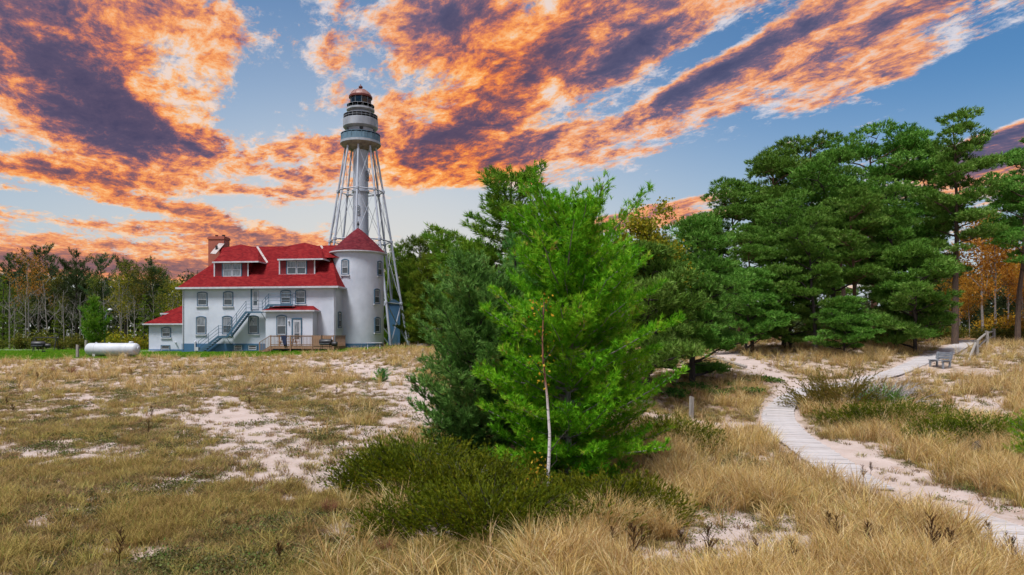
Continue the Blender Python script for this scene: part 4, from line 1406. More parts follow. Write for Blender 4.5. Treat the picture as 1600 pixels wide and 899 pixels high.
def conifer(seed, h, prof, gap, per, el0, el1, curve, twig_gap, twig_len, tuft, nn, width, bark, leafmat, cb=0.05, r0=None, wob=.03, spread=.9, droop=0.0, lead=.25,
            irregular=.25, twig_tufts=3, skip=0.0, side_r=.012, dens=1.0, wild=.15):
    """whorled conifer: trunk, boughs, twigs, needle tufts.  returns (trunk mesh, branch mesh, crown mesh)"""
    rng = np.random.default_rng(seed)
    tr = bend_trunk(rng, h, wob)
    r0 = r0 or h * .016
    tw, bw = MB(), MB()
    tw.path([tuple(p) for p in tr], [r0 * (1 - .93 * t) + .012 for t in np.linspace(0, 1, len(tr))], 8)
    P, D, S = [], [], []
    z = h * cb
    while z < h * .985:
        t = (z - h * cb) / (h * (1 - cb))
        az0 = rng.random() * 6.28
        k = per if isinstance(per, int) else int(round(per[0] + (per[1] - per[0]) * t))
        for i in range(k):
            if rng.random() < skip: continue
            az = az0 + 6.283 * i / k + rng.normal() * .25
            L = prof(t) * (1 + rng.normal() * irregular)
            if L < .12: continue
            el = el0 + (el1 - el0) * t + rng.normal() * .10
            zz = z + rng.normal() * gap * .25
            o = at_trunk(tr, min(max(zz, 0.05), h * .99))
            m = 6
            ss = np.linspace(0, 1, m)
            hd = np.array([math.cos(az), math.sin(az), 0])
            side = np.array([-math.sin(az), math.cos(az), 0])
            wig = np.cumsum(rng.normal(size=m)) * .04 * L
            path = o + hd * (L * ss * math.cos(el))[:, None] + side * (wig * ss)[:, None]
            path[:, 2] += L * ss * math.sin(el) + curve * L * ss ** 2 - droop * L * np.sin(ss * 2.2)
            bw.path([tuple(p) for p in path], [max(side_r * L * (1 - .85 * q) + .004, .004) for q in ss], 4)
            nt = max(2, int(L * (1 - .18) / twig_gap))
            s0 = rng.uniform(.10, .3) if L > .8 else .08
            for q in np.linspace(s0, 1, nt):
                p = np.array([np.interp(q, ss, path[:, j]) for j in range(3)])
                bd_r = unit((path[-1] - path[-2]) if q > .8 else (path[min(int(q * 5) + 1, 5)] - path[int(q * 5)]))
                for sgn in ((-1, 1) if q < .98 else (0,)):
                    tl = twig_len * (1.15 - .65 * q) * rng.uniform(.6, 1.25) * min(1, L)
                    ddir = unit(bd_r * .75 + side * sgn * rng.uniform(.55, 1.0) + np.array([0, 0, rng.uniform(.0, .45)]))
                    if sgn == 0: tl *= .8
                    npt = max(1, int(twig_tufts * (.6 + .6 * rng.random()) * dens + .5))
                    for w_ in np.linspace(.25, 1, npt):
                        P.append(p + ddir * tl * w_ + rng.normal(size=3) * tuft * (.12 + wild * .6))
                        D.append(ddir + np.array([0, 0, .35]) + rng.normal(size=3) * wild)
                        S.append(tuft * rng.uniform(.8, 1.2))
        z += gap * rng.uniform(.75, 1.25)
    for k in range(10):      # leader
        q = k / 9
        P.append(at_trunk(tr, h * (1 - lead * .15 * (1 - q))) + rng.normal(size=3) * .02)
        D.append(np.array([0, 0, 1.0]) + rng.normal(size=3) * .3)
        S.append(tuft)
    P, D, S = np.array(P), np.array(D), np.array(S)
    tint = np.clip(rng.beta(2.2, 2.2, len(P)), 0, 1)
    # slow change of tint from bough to bough
    tint = np.clip(tint * .7 + .4 * (0.5 + .5 * np.sin(P[:, 0] * 2.1 + P[:, 2] * 2.7 + seed) * np.cos(P[:, 1] * 2.3 - P[:, 2] * 1.3)), 0, 1)
    T, c = needles(P, D, S, nn, width, spread, rng, tint)
    return tw.mesh('trunk', M[bark], True), bw.mesh('branches', M[bark]), tri_mesh('crown', T, c, M[leafmat])


def pad_pine(seed, h, cb, nb, R, pad, tufts, tuft, nn, width, bark, leafmat, wob=.12, shape=None, low=0.0, r0=None, stubs=16, flat=.36, up=.20):
    """old pine: bare bole, crooked limbs carrying flat cushions of needles"""
    rng = np.random.default_rng(seed)
    tr = bend_trunk(rng, h, wob, 11)
    r0 = r0 or h * .0145
    tw, bw = MB(), MB()
    tw.path([tuple(p) for p in tr], [r0 * (1 - .90 * t) + .015 for t in np.linspace(0, 1, len(tr))], 8)
    for k in range(stubs):
        z = h * rng.uniform(.12, cb + .1)
        az = rng.random() * 6.28
        L = rng.uniform(.4, 1.6)
        o = at_trunk(tr, z)
        hd = np.array([math.cos(az), math.sin(az), rng.uniform(-.15, .3)])
        bw.path([tuple(o), tuple(o + hd * L * .5 + rng.normal(size=3) * .06), tuple(o + hd * L + rng.normal(size=3) * .15)], [.035, .022, .006], 4)
    P, D, S = [], [], []
    shape = shape or (lambda t: math.sqrt(max(0.05, 1 - ((t - .38) / .68) ** 2)))
    for i in range(nb):
        t = (i + rng.random()) / nb
        z = h * (cb + (1 - cb) * t * .97)
        az = i * 2.399 + rng.normal() * .5
        L = R * shape(t) * rng.uniform(.6, 1.12)
        o = at_trunk(tr, z)
        hd = np.array([math.cos(az), math.sin(az), 0])
        side = np.array([-math.sin(az), math.cos(az), 0])
        m = 7
        ss = np.linspace(0, 1, m)
        el = rng.uniform(-.05, .35) * (1 - t) + t * rng.uniform(.3, .9)
        path = o + hd * (L * ss * math.cos(el))[:, None] + side * (np.cumsum(rng.normal(size=m)) * .07 * L * ss)[:, None]
        path[:, 2] += L * ss * math.sin(el) + up * L * ss ** 2 + np.cumsum(rng.normal(size=m)) * .03 * L
        bw.path([tuple(p) for p in path], [max((.024 * L + .016) * (1 - .75 * q), .010) for q in ss], 5)
        npad = max(1, int(L / (pad * .95) + rng.random()))
        for j in range(npad + 1):
            q = 1 - j / (npad + 1) * .75
            p = np.array([np.interp(q, ss, path[:, k]) for k in range(3)])
            for rep in range(1 if j == 0 or rng.random() < .4 else 2):
                offs = (side * rng.choice([-1, 1]) * rng.uniform(.3, .95) * pad + hd * rng.normal() * .2 * pad) if j else np.zeros(3)
                c = p + offs + np.array([0, 0, rng.uniform(.0, .3) * pad])
                if j: bw.path([tuple(p), tuple((p + c) / 2 + rng.normal(size=3) * .05), tuple(c)], [.035, .024, .010], 4)
                r = pad * rng.uniform(.6, 1.05)
                nT = int(tufts * (r / pad) ** 2)
                g = unit(rng.normal(size=(nT, 3)))
                g[:, 2] = np.abs(g[:, 2]) * np.where(rng.random(nT) < .82, 1, -.5)
                rad = r * rng.uniform(.55, 1.0, nT) ** .5
                # break the cushion into lobes
                lob = 1 + .28 * np.sin(np.arctan2(g[:, 1], g[:, 0]) * rng.integers(3, 6) + rng.random() * 6)
                pos = c + g * (rad * lob)[:, None] * np.array([1, 1, flat])
                P.append(pos)
                D.append(g * np.array([.8, .8, .6]) + np.array([0, 0, .55]) + hd * .2)
                S.append(tuft * rng.uniform(.75, 1.2, nT))
    P, D, S = np.concatenate(P), np.concatenate(D), np.concatenate(S)
    tint = np.clip(rng.beta(2.0, 2.2, len(P)) * .55 + .45 * fbm(P[:, 0] * .7 + P[:, 2] * .3 + 40, P[:, 1] * .7 - P[:, 2] * .4 + 40, seed, 2), 0, 1)
    T, c = needles(P, D, S, nn, width, .95, rng, tint)
    return tw.mesh('trunk', M[bark], True), bw.mesh('branches', M[bark]), tri_mesh('crown', T, c, M[leafmat])


def broadleaf(seed, h, bark, leafmat=None, nleaf=0, leaf=.10, spread=.55, levels=4, r0=None, cluster=.35, first=.3, split=(2, 4)):
    """forked leaf tree, bare or thinly leaved"""
    rng = np.random.default_rng(seed)
    tw, bw = MB(), MB()
    tips = []
    r0 = r0 or h * .010
    tr = bend_trunk(rng, h * .92, .10, 9)
    tw.path([tuple(p) for p in tr], [r0 * (1 - .88 * t) + .01 for t in np.linspace(0, 1, len(tr))], 7)
    def grow(p, d, L, r, lev):
        pts = [p]
        for k in range(3):
            d = unit(d + rng.normal(size=3) * .16 + np.array([0, 0, .10]))
            pts.append(pts[-1] + d * L / 3)
        bw.path([tuple(q) for q in pts], [r, r * .8, r * .6, r * .42], 4 if lev > 1 else 5)
        if lev >= levels:
            tips.extend(pts[1:])
            return
        for k in range(rng.integers(split[0], split[1] + 1)):
            q = pts[rng.integers(1, 4)]
            dd = unit(d + rng.normal(size=3) * spread)
            grow(q, dd, L * rng.uniform(.5, .75), r * .55, lev + 1)
    nb = 9
    for k in range(nb):
        t = first + (1 - first) * (k + rng.random()) / nb
        az = k * 2.4 + rng.normal() * .4
        o = at_trunk(tr, h * .92 * t)
        d = np.array([math.cos(az) * .75, math.sin(az) * .75, .65])
        grow(o, d, h * .26 * (1.15 - .75 * t), r0 * .45 * (1.2 - t), 2)
    crown = None
    if leafmat:
        tips = np.array(tips)
        P = tips[rng.integers(0, len(tips), nleaf)] + rng.normal(size=(nleaf, 3)) * cluster
        T, c = leaves(P, leaf * rng.uniform(.6, 1.2, nleaf), rng, rng.random(nleaf))
        crown = tri_mesh('crown', T, c, M[leafmat])
    return tw.mesh('trunk', M[bark], True), bw.mesh('branches', M[bark]), crown


def plant_tree(name, meshes, loc, label, group=None, scale=1.0, rz=0.0, cat='tree', sink=.08, sz=None):
    e = empty(name, (loc[0], loc[1], loc[2] - sink), rz)
    s = (scale, scale, sz or scale)
    e.scale = s
    for nm, me in zip(('trunk', 'branches', 'crown'), meshes):
        if me is not None: link(nm, me, e)
    tag(e, label, cat, group)
    return e


def top_h(px, py, d):
    g = spot(px, d)
    return g, CAMZ - (py - HORIZON) / F * d - g.z


# --- the cluster in the middle of the picture
g, hh = top_h(888, 312, 18.1)
wp_prof = lambda t: float(np.interp(t, [0, .13, .35, .565, .67, .78, .91, 1.0], [1.6, 2.0, 2.05, 1.85, 1.72, 1.45, .95, .42]))
main_pine = conifer(5, hh, wp_prof, .28, (9, 6), .04, .62, .20, .115, .42, .150, 13, .065, 'bark_grey', 'needle_white_pine', cb=.03, r0=.085, irregular=.24, twig_tufts=5, lead=.6, wild=.45)
plant_tree('white_pine', main_pine, g, 'dense bright green young white pine behind the slender birch in the centre')
g, hh = top_h(748, 405, 20.0)
sp_prof = lambda t: float(np.interp(t, [0, .15, .33, .48, .70, .88, 1.0], [1.4, 1.7, 1.75, 1.6, 1.25, .8, .3]))
side_pine = conifer(8, hh, sp_prof, .26, (9, 6), .06, .60, .28, .12, .36, .165, 14, .065, 'bark_dark', 'needle_blue', cb=.05, irregular=.18, twig_tufts=4, spread=.75, wild=.40)
plant_tree('blue_green_pine', side_pine, g, 'bushy blue-green pine adjoining the left of the bright white pine', rz=1.1)
g, hh = top_h(810, 366, 23.0)
back_pine = conifer(9, hh, lambda t: 2.0 * (1 - t) ** .75, .36, (7, 5), .15, .8, .28, .16, .40, .19, 14, .05, 'bark_dark', 'needle_blue', cb=.06, irregular=.2)
plant_tree('blue_green_pine', back_pine, g, 'blue-green pine tucked behind the bright white pine, its top showing at the left', rz=.4)
g, hh = top_h(940, 392, 21.5)
plant_tree('white_pine', conifer(15, hh, lambda t: 1.9 * (1 - t) ** .6, .34, (7, 5), .1, .9, .25, .15, .38, .17, 12, .055, 'bark_grey', 'needle_white_pine', cb=.06, irregular=.2), g,
           'green white pine crown showing behind the right shoulder of the dense white pine')

# --- slender birch in front
g = spot(858, 15.5)
rng = np.random.default_rng(3)
bt = MB()
hB = 4.7
zz = np.linspace(0, hB, 12)
bx_ = np.interp(zz, [0, .6, 1.6, 2.6, 3.6, 4.7], [0, -.03, .02, -.05, -.16, -.12])
bt.path([(x, .02 * math.sin(z * 2), z) for x, z in zip(bx_, zz)], [.042 * (1 - .86 * z / hB) + .004 for z in zz], 8)
bb = MB()
tips = []
for k in range(16):
    z = rng.uniform(2.6, 4.6) if k > 3 else rng.uniform(.6, 1.2)
    az = rng.random() * 6.28
    L = rng.uniform(.3, .7)
    o = np.array([np.interp(z, zz, bx_), 0, z])
    d = np.array([math.cos(az) * .6, math.sin(az) * .6 - .2, .7])
    e_ = o + d * L
    bb.path([tuple(o), tuple(o + d * L * .5 + rng.normal(size=3) * .03), tuple(e_)], [.010, .007, .003], 4)
    tips += [o + d * L * q for q in (.4, .7, 1.0)]
bb.path([(0, 0, 1.25), (.2, -.05, 1.55), (.45, -.08, 1.85)], [.012, .009, .004], 4)
tips = np.array(tips)
hiT = tips[tips[:, 2] > 2]
Pb = np.concatenate([hiT[rng.integers(0, len(hiT), 80)] + rng.normal(size=(80, 3)) * .10,
                     np.array([-.32, -.10, .75]) + rng.normal(size=(75, 3)) * np.array([.14, .14, .32])])
T, c = leaves(Pb, np.full(len(Pb), .042) * rng.uniform(.7, 1.2, len(Pb)), rng, rng.random(len(Pb)))
plant_tree('birch_sapling', (bt.mesh('trunk', M['birch_bark'], True), bb.mesh('branches', M['bark_dark']), tri_mesh('crown', T, c, M['leaf_yellow'])), g,
           'slender white-barked birch sapling with a few yellow leaves', sink=.02)

# --- junipers
def juniper(seed, rx, ry, hgt, shoots, leafmat='juniper', bare=0, dl=1.0, shoot_len=.62, tuft=.11, nn=8, dead=0):
    rng = np.random.default_rng(seed)
    bw = MB()
    P, D, S = [], [], []
    for k in range(shoots):
        a = rng.random() * 6.283
        q = math.sqrt(rng.random())
        edge = 1 + .18 * math.sin(a * 3 + seed) + .12 * math.sin(a * 7 + seed * 2)
        x, y = rx * q * math.cos(a) * edge, ry * q * math.sin(a) * edge
        if bare and (x - bare[0]) ** 2 + (y - bare[1]) ** 2 < bare[2] ** 2: continue
        z = hgt * (1 - q ** 2.2) * rng.uniform(.45, 1.0) + .04
        out = np.array([math.cos(a) * rx, math.sin(a) * ry, 0])
        out = unit(out)
        d = unit(out * rng.uniform(.5, 1.0) + rng.normal(size=3) * .28 + np.array([0, 0, rng.uniform(.35, .95)]))
        L = shoot_len * rng.uniform(.6, 1.25)
        o = np.array([x, y, z])
        if k % 3 == 0:
            bw.path([(x - out[0] * .3, y - out[1] * .3, max(z - .3, .0)), tuple(o), tuple(o + d * L)], [.014, .010, .003], 3)
        npt = max(3, int(L / (tuft * .75)))
        tt = np.linspace(0.0, 1, npt)
        pos = o + d * (L * tt)[:, None] + rng.normal(size=(npt, 3)) * .025
        pos[:, 2] += .10 * L * np.sin(tt * 2)
        P.append(pos)
        D.append(np.repeat((d + np.array([0, 0, .1]))[None], npt, 0) + rng.normal(size=(npt, 3)) * .25)
        S.append(tuft * rng.uniform(.8, 1.25, npt) * (1.05 - .35 * tt))
    dw_ = MB()
    for k in range(dead):
        cx, cy = (bare[0], bare[1]) if bare else (0, 0)
        a = rng.random() * 6.28
        o = np.array([cx, cy, 0.05]) + rng.normal(size=3) * np.array([.3, .3, .02])
        d = unit(np.array([math.cos(a), math.sin(a), rng.uniform(.3, 1.1)]))
        L = rng.uniform(.4, 1.0) * (1.3 if not bare else .9) * dl
        p1 = o + d * L * .5 + rng.normal(size=3) * .08
        p2 = o + d * L + rng.normal(size=3) * .15
        dw_.path([tuple(o), tuple(p1), tuple(p2)], [.022 * dl, .015 * dl, .006], 4)
        for j in range(3):
            q = p1 + (p2 - p1) * rng.random()
            dw_.path([tuple(q), tuple(q + unit(d + rng.normal(size=3) * .7) * L * .4)], [.009, .003], 3)
    P, D, S = np.concatenate(P), np.concatenate(D), np.concatenate(S)
    tint = np.clip(rng.beta(2, 2, len(P)) * .6 + .4 * fbm(P[:, 0] * 1.3 + 30, P[:, 1] * 1.3 + 30, seed, 2), 0, 1)
    T, c = needles(P, D, S, nn, .10, .60, rng, tint)
    out_ = [bw.mesh('branches', M['bark_dark']), tri_mesh('foliage', T, c, M[leafmat])]
    if dead: out_.append(dw_.mesh('dead_twigs', M['dead_wood']))
    return out_


def plant_shrub(name, meshes, loc, label, group=None, rz=0, cat='shrub', tilt=True, scale=1.0):
    e = empty(name, (loc[0], loc[1], loc[2] - .06), rz)
    if tilt:      # lie along the slope
        gx = (gz(loc[0] + 1, loc[1]) - gz(loc[0] - 1, loc[1])) / 2
        gy = (gz(loc[0], loc[1] + 1) - gz(loc[0], loc[1] - 1)) / 2
        e.rotation_euler = (math.atan(gy), -math.atan(gx), rz)
    e.scale = (scale,) * 3
    for nm, me in zip(('branches', 'foliage', 'dead_twigs'), meshes): link(nm, me, e)
    tag(e, label, cat, group)
    return e


JG = 'creeping junipers on the dune'
plant_shrub('juniper_shrub', juniper(29, 1.8, 1.1, .55, 800), spot(735, 15.8), 'olive creeping juniper mat joining the left and front mats', JG)
plant_shrub('juniper_shrub', juniper(21, 2.1, 1.7, .62, 1250, bare=(.85, -.45, .5), dead=26), spot(665, 17.4), 'olive creeping juniper mat with bleached twigs, left of the birch', JG)
plant_shrub('juniper_shrub', juniper(22, 2.3, 1.35, .50, 1350), spot(775, 13.9), 'olive creeping juniper mat in front of the birch foot', JG)
plant_shrub('juniper_shrub', juniper(23, 1.5, 1.3, .45, 850), spot(945, 14.9), 'olive creeping juniper mat at the right foot of the white pine', JG)
plant_shrub('juniper_shrub', juniper(24, 1.25, 1.2, .45, 520), spot(1062, 23.5), 'low green juniper mound in front of the grey marker post', JG)
plant_shrub('juniper_shrub', juniper(25, 1.9, 1.3, .95, 340, 'juniper_brown', dead=150, shoot_len=1.15, tuft=.14, bare=(1.5, .0, 1.0), dl=1.7), spot(1318, 32), 'spiky brown juniper with bleached dead branches beside the boardwalk', JG)
plant_shrub('juniper_shrub', juniper(26, 2.3, 1.1, .42, 720, 'juniper'), spot(1385, 27.5), 'low brown-green juniper band below the bleached juniper', JG)
plant_shrub('juniper_shrub', juniper(27, 3.0, 1.4, .62, 1100, 'juniper', shoot_len=.5), spot(1535, 24.5), 'brown-green juniper thicket behind the grey stump', JG)
plant_shrub('dead_juniper', juniper(28, 1.3, .8, .35, 90, 'juniper_brown', dead=90, dl=1.3), spot(1392, 33.0), 'bleached grey dead branches sprawling right of the spiky juniper', JG)
plant_shrub('juniper_shrub', juniper(31, .75, .6, .60, 260, 'needle_scots'), spot(1378, 31.5), 'small bright green pine tuft among the bleached branches', JG)

# --- low leafy shrubs
def leafy(seed, rx, ry, h, n, leaf, leafmat, stems=14, bark='bark_dark'):
    rng = np.random.default_rng(seed)
    bw = MB()
    P = []
    for k in range(stems):
        a = rng.random() * 6.28
        q = math.sqrt(rng.random())
        tip = np.array([rx * q * math.cos(a), ry * q * math.sin(a), h * (1 - .45 * q * q) * rng.uniform(.7, 1.05)])
        o = np.array([tip[0] * .35, tip[1] * .35, 0])
        m_ = (o + tip) / 2 + rng.normal(size=3) * .08 * h
        bw.path([tuple(o), tuple(m_), tuple(tip)], [.008 + .006 * h, .008, .004], 4)
        cnt = max(4, n // stems)
        tq = rng.uniform(.25, 1.0, cnt)[:, None]
        P.append(o + (tip - o) * tq + rng.normal(size=(cnt, 3)) * np.array([rx, ry, h]) * .16)
    P = np.concatenate(P)
    P[:, 2] = np.maximum(P[:, 2], .02)
    T, c = leaves(P, leaf * rng.uniform(.6, 1.25, len(P)), rng, rng.random(len(P)))
    return bw.mesh('branches', M[bark]), tri_mesh('foliage', T, c, M[leafmat])


plant_shrub('yellow_shrub', leafy(40, .55, .4, .75, 420, .045, 'leaf_lime', 16), spot(1466, 22.6), 'small yellow-leaved shrub at the edge of the juniper thicket')
cov = [leafy(41 + k, 1.1, .8, .32, 900, .07, 'leaf_green', 26) for k in range(2)]
for k, (px, d) in enumerate(((1085, 35.5), (1120, 34.2), (1160, 35), (1150, 37.2), (1050, 33.5), (1195, 38.5))):
    plant_shrub('ground_creeper', cov[k % 2], spot(px, d), 'low green creeper patch on the shaded bank left of the boardwalk bend', 'green creeper patches', rz=k * 1.3)
und = [leafy(45 + k, 1.5, 1.2, 1.5, 1500, .10, 'leaf_olive', 26) for k in range(3)]
for k, (px, d) in enumerate(((1255, 60), (1340, 58), (1385, 57), (1425, 57), (1455, 59), (1400, 62), (1540, 64), (1575, 62), (1600, 60), (1300, 63), (1350, 66), (1130, 58), (1180, 62), (1560, 70), (1490, 72), (1525, 74), (1220, 66), (1440, 68))):
    plant_shrub('forest_shrub', und[k % 3], spot(px, d), 'olive-green leafy bush at the foot of the tall pines', 'undergrowth bushes under the pines', rz=k * 1.7, scale=.75 + .35 * ((k * 7) % 5) / 4)
gb_ = [leafy(48 + k, 1.6, 1.3, 2.2, 1500, .10, 'leaf_yellow', 24, 'bark_grey') for k in range(2)]
for k, (px, d) in enumerate(((1585, 66), (1618, 62), (1600, 74), (1552, 78))):
    plant_shrub('golden_shrub', gb_[k % 2], spot(px, d), 'golden autumn shrub at the right edge of the pine wood', 'golden shrubs at the wood edge', rz=k * 2.1, scale=1.3)

# sapling at the right edge
g = spot(1612, 21)
plant_tree('pine_sapling', conifer(33, 1.9, lambda t: .75 * (1 - t) ** .7, .22, 6, .1, .8, .2, .09, .22, .12, 12, .05, 'bark_grey', 'needle_white_pine', cb=.05), g, 'bright green pine sapling at the right edge of the picture')
g = spot(596, 41)
plant_tree('pine_seedling', conifer(34, .75, lambda t: .45 * (1 - t) ** .6, .12, 6, .1, .8, .2, .07, .16, .12, 10, .06, 'bark_grey', 'needle_blue', cb=.05), g, 'tiny green pine seedling alone on the sandy footpath')

# --- tall pines on the right
SC_ = [pad_pine(60, 15, .40, 15, 3.4, 1.2, 170, .27, 8, .105, 'bark_red', 'needle_scots'),
       pad_pine(61, 16, .46, 13, 3.3, 1.15, 170, .27, 8, .105, 'bark_red', 'needle_scots'),
       pad_pine(62, 14, .30, 15, 3.5, 1.15, 165, .27, 8, .105, 'bark_dark', 'needle_scots'),
       pad_pine(63, 17, .40, 15, 2.9, 1.0, 160, .27, 8, .105, 'bark_pine', 'needle_scots', shape=lambda t: .55 + .45 * math.sin(2.6 * t + .3))]
SCH = [15, 16, 14, 17]
TALL = [(1112, 332, 62, 2), (1152, 275, 60, 0), (1208, 228, 61, 1), (1262, 208, 63, 0), (1305, 235, 57, 2), (1365, 194, 60, 1), (1425, 196, 61, 0),
        (1492, 182, 56, 3), (1590, 236, 57, 3), (1225, 310, 53, 2), (1175, 345, 52, 0), (1335, 292, 52, 0), (1400, 286, 52, 2), (1275, 335, 50, 2), (1450, 300, 58, 1),
        (1320, 250, 74, 3), (1335, 320, 86, 2), (1392, 330, 84, 0), (1275, 340, 84, 2), (1625, 205, 60, 1)]
for k, (px, py, d, v) in enumerate(TALL):
    g, hh = top_h(px, py, d)
    lab = {7: 'tallest pine rising over the fenced end of the trail', 8: 'thin sparse pine standing apart at the right edge of the wood', 0: 'shorter pine at the left end of the tall pine grove',
           13: 'pine at the front of the tall grove with low bright boughs'}.get(k, 'tall pine with flat needle cushions in the grove on the right')
    plant_tree('tall_pine', SC_[v], g, lab, 'pines of the tall grove', scale=hh / SCH[v] * (1.0 if v != 3 else .95), sz=hh / SCH[v] * .93, rz=k * 1.37)
# low-branched pines at the front of the grove
LOWP = [pad_pine(70, 6, .10, 22, 2.9, .85, 110, .24, 8, .10, 'bark_dark', 'needle_scots', r0=.10, stubs=2, wob=.1, shape=lambda t: (1 - t) ** .6 + .12),
        pad_pine(71, 6, .06, 24, 2.7, .80, 110, .24, 8, .10, 'bark_dark', 'needle_scots', r0=.10, stubs=2, wob=.1, shape=lambda t: (1 - t) ** .5 * .95 + .1)]
for k, (px, py, d, v, lab) in enumerate(((1318, 470, 48.5, 0, 'low bushy pine spreading to the dry grass at the front of the grove'), (1430, 398, 50, 1, 'mid-height bright pine hanging over the forest trail'),
                                         (1235, 440, 52, 1, 'short dark pine at the front left of the grove'), (1165, 430, 50, 0, 'short spreading pine between the big dark pine and the grove'))):
    g, hh = top_h(px, py, d)
    plant_tree('low_pine', LOWP[v], g, lab, scale=hh / 6 * 1.05, sz=hh / 6, rz=k * 2.2)
g, hh = top_h(1082, 352, 37)
plant_tree('spreading_pine', pad_pine(75, hh, .05, 32, 3.0, .80, 125, .20, 8, .095, 'bark_dark', 'needle_scots', r0=.16, stubs=8, wob=.08, shape=lambda t: (1 - t) ** .55 + .10, up=.12), g,
           'big dark spreading pine with boughs to the ground, right of the central cluster', rz=.6)
g, hh = top_h(1010, 398, 33)
plant_tree('spreading_pine', LOWP[0], g, 'dark pine filling the gap right of the dense white pine', scale=hh / 6, rz=2.0)
g, hh = top_h(1012, 326, 34.6)
plant_tree('yellowing_tree', broadleaf(77, hh, 'bark_dark', 'leaf_lime', 7000, .09, levels=4, cluster=.26, first=.45), g, 'yellow-leaved tree top poking out behind the central pines')
# orange trees in the wood
OR_ = [broadleaf(80 + k, 11, 'bark_grey', 'leaf_orange', 3600, .12, levels=4, cluster=.4) for k in range(2)]
for k, (px, py, d) in enumerate(((1535, 330, 78), (1500, 400, 84), (1575, 400, 82), (1470, 430, 92), (1610, 380, 86), (1555, 350, 70), (1598, 420, 68), (1515, 440, 74))):
    g, hh = top_h(px, py, d)
    plant_tree('autumn_tree', OR_[k % 2], g, 'orange-leaved autumn tree glowing behind the pine trunks', 'orange trees behind the pines', scale=hh / 11, rz=k * 1.9)

# --- trees behind the middle
g, hh = top_h(796, 272, 60)
old_prof = lambda t: 4.2 * (.45 + .55 * math.sin(min(1, t * 1.15 + .12) * 2.6)) * (1 - t) ** .35
WPM = [conifer(90, 15, old_prof, .80, (6, 5), .02, .55, .18, .24, .95, .42, 10, .07, 'bark_pine', 'needle_dull', cb=.14, irregular=.26, twig_tufts=5, skip=.10, wild=.3),
       conifer(91, 15, lambda t: 3.4 * (1 - t) ** .5 + .3, .75, (6, 5), .0, .5, .15, .24, .95, .42, 10, .07, 'bark_pine', 'needle_dull', cb=.06, irregular=.24, twig_tufts=5, skip=.08, wild=.3)]
plant_tree('old_white_pine', WPM[0], g, 'tall open-branched pine standing behind the central cluster', scale=hh / 15 * 1.5, sz=hh / 15, rz=.5)
for k, (px, py, d, v) in enumerate(((655, 372, 98, 0), (692, 368, 94, 1), (625, 385, 106, 1), (735, 378, 88, 0), (668, 400, 84, 1), (715, 412, 74, 1), (760, 392, 78, 0), (845, 350, 80, 1), (910, 360, 84, 0), (965, 365, 82, 1), (1040, 372, 78, 0), (880, 392, 64, 1), (985, 400, 70, 0), (640, 410, 112, 0), (600, 400, 118, 1))):
    g, hh = top_h(px, py, d)
    if d > 92: g.z = LAWN; hh = CAMZ - (py - HORIZON) / F * d - g.z
    plant_tree('background_pine', WPM[v], g, 'olive-green pine in the belt between lighthouse and central pines', 'pines behind the clearing', scale=hh / 15, rz=k * 2.31)
ylw = leafy(55, 1.5, 1.3, 3.0, 700, .10, 'leaf_yellow', 26, 'bark_grey')
plant_shrub('yellow_bush', ylw, spot(672, 86), 'thin yellowing bush right of the lighthouse legs', tilt=False)
plant_shrub('yellow_bush', leafy(56, 1.6, 1.3, 1.7, 900, .10, 'leaf_orange', 24), spot(700, 78), 'low rusty bush between the lighthouse and the blue-green pine', tilt=False)

# --- woods on the left
FARP = [conifer(100, 15, lambda t: 2.9 * (1 - t) ** .55 + .25, 0.85, (5, 4), .15, .75, .2, .28, .85, .46, 9, .065, 'bark_dark', 'needle_far', cb=.22, irregular=.45, twig_tufts=4, skip=.2),
        conifer(101, 16, lambda t: 2.6 * (.5 + .5 * math.sin(t * 2.6)) * (1 - t) ** .3 + .2, 1.0, (4, 4), .25, .9, .25, .30, .85, .46, 9, .065, 'bark_dark', 'needle_far', cb=.32, irregular=.5, twig_tufts=4, skip=.25),
        conifer(102, 12, lambda t: 2.5 * (1 - t) ** .8 + .1, .6, (6, 5), -.1, .3, .1, .30, .6, .34, 8, .06, 'bark_dark', 'needle_dull', cb=.04, irregular=.25, twig_tufts=3, skip=.1)]
FPH = [15, 16, 12]
BARE = [broadleaf(110 + k, 13, 'bark_grey', None, levels=4, split=(2, 4)) for k in range(3)]
THIN = [broadleaf(114 + k, 13, 'bark_grey', 'leaf_olive', 2600, .13, levels=4, cluster=.45) for k in range(2)]
ORL = broadleaf(118, 14, 'bark_grey', 'leaf_orange', 2000, .11, levels=4, cluster=.40)
LIM = broadleaf(119, 12, 'bark_grey', 'leaf_lime', 2200, .12, levels=4, cluster=.45)


def far_tree(meshes, base_h, name, px, py, d, label, group, k):
    x = (px - 800) / F * d
    g = Vector((x, d, LAWN))
    hh = CAMZ - (py - HORIZON) / F * d - LAWN
    plant_tree(name, meshes, g, label, group, scale=hh / base_h, rz=k * 2.4)


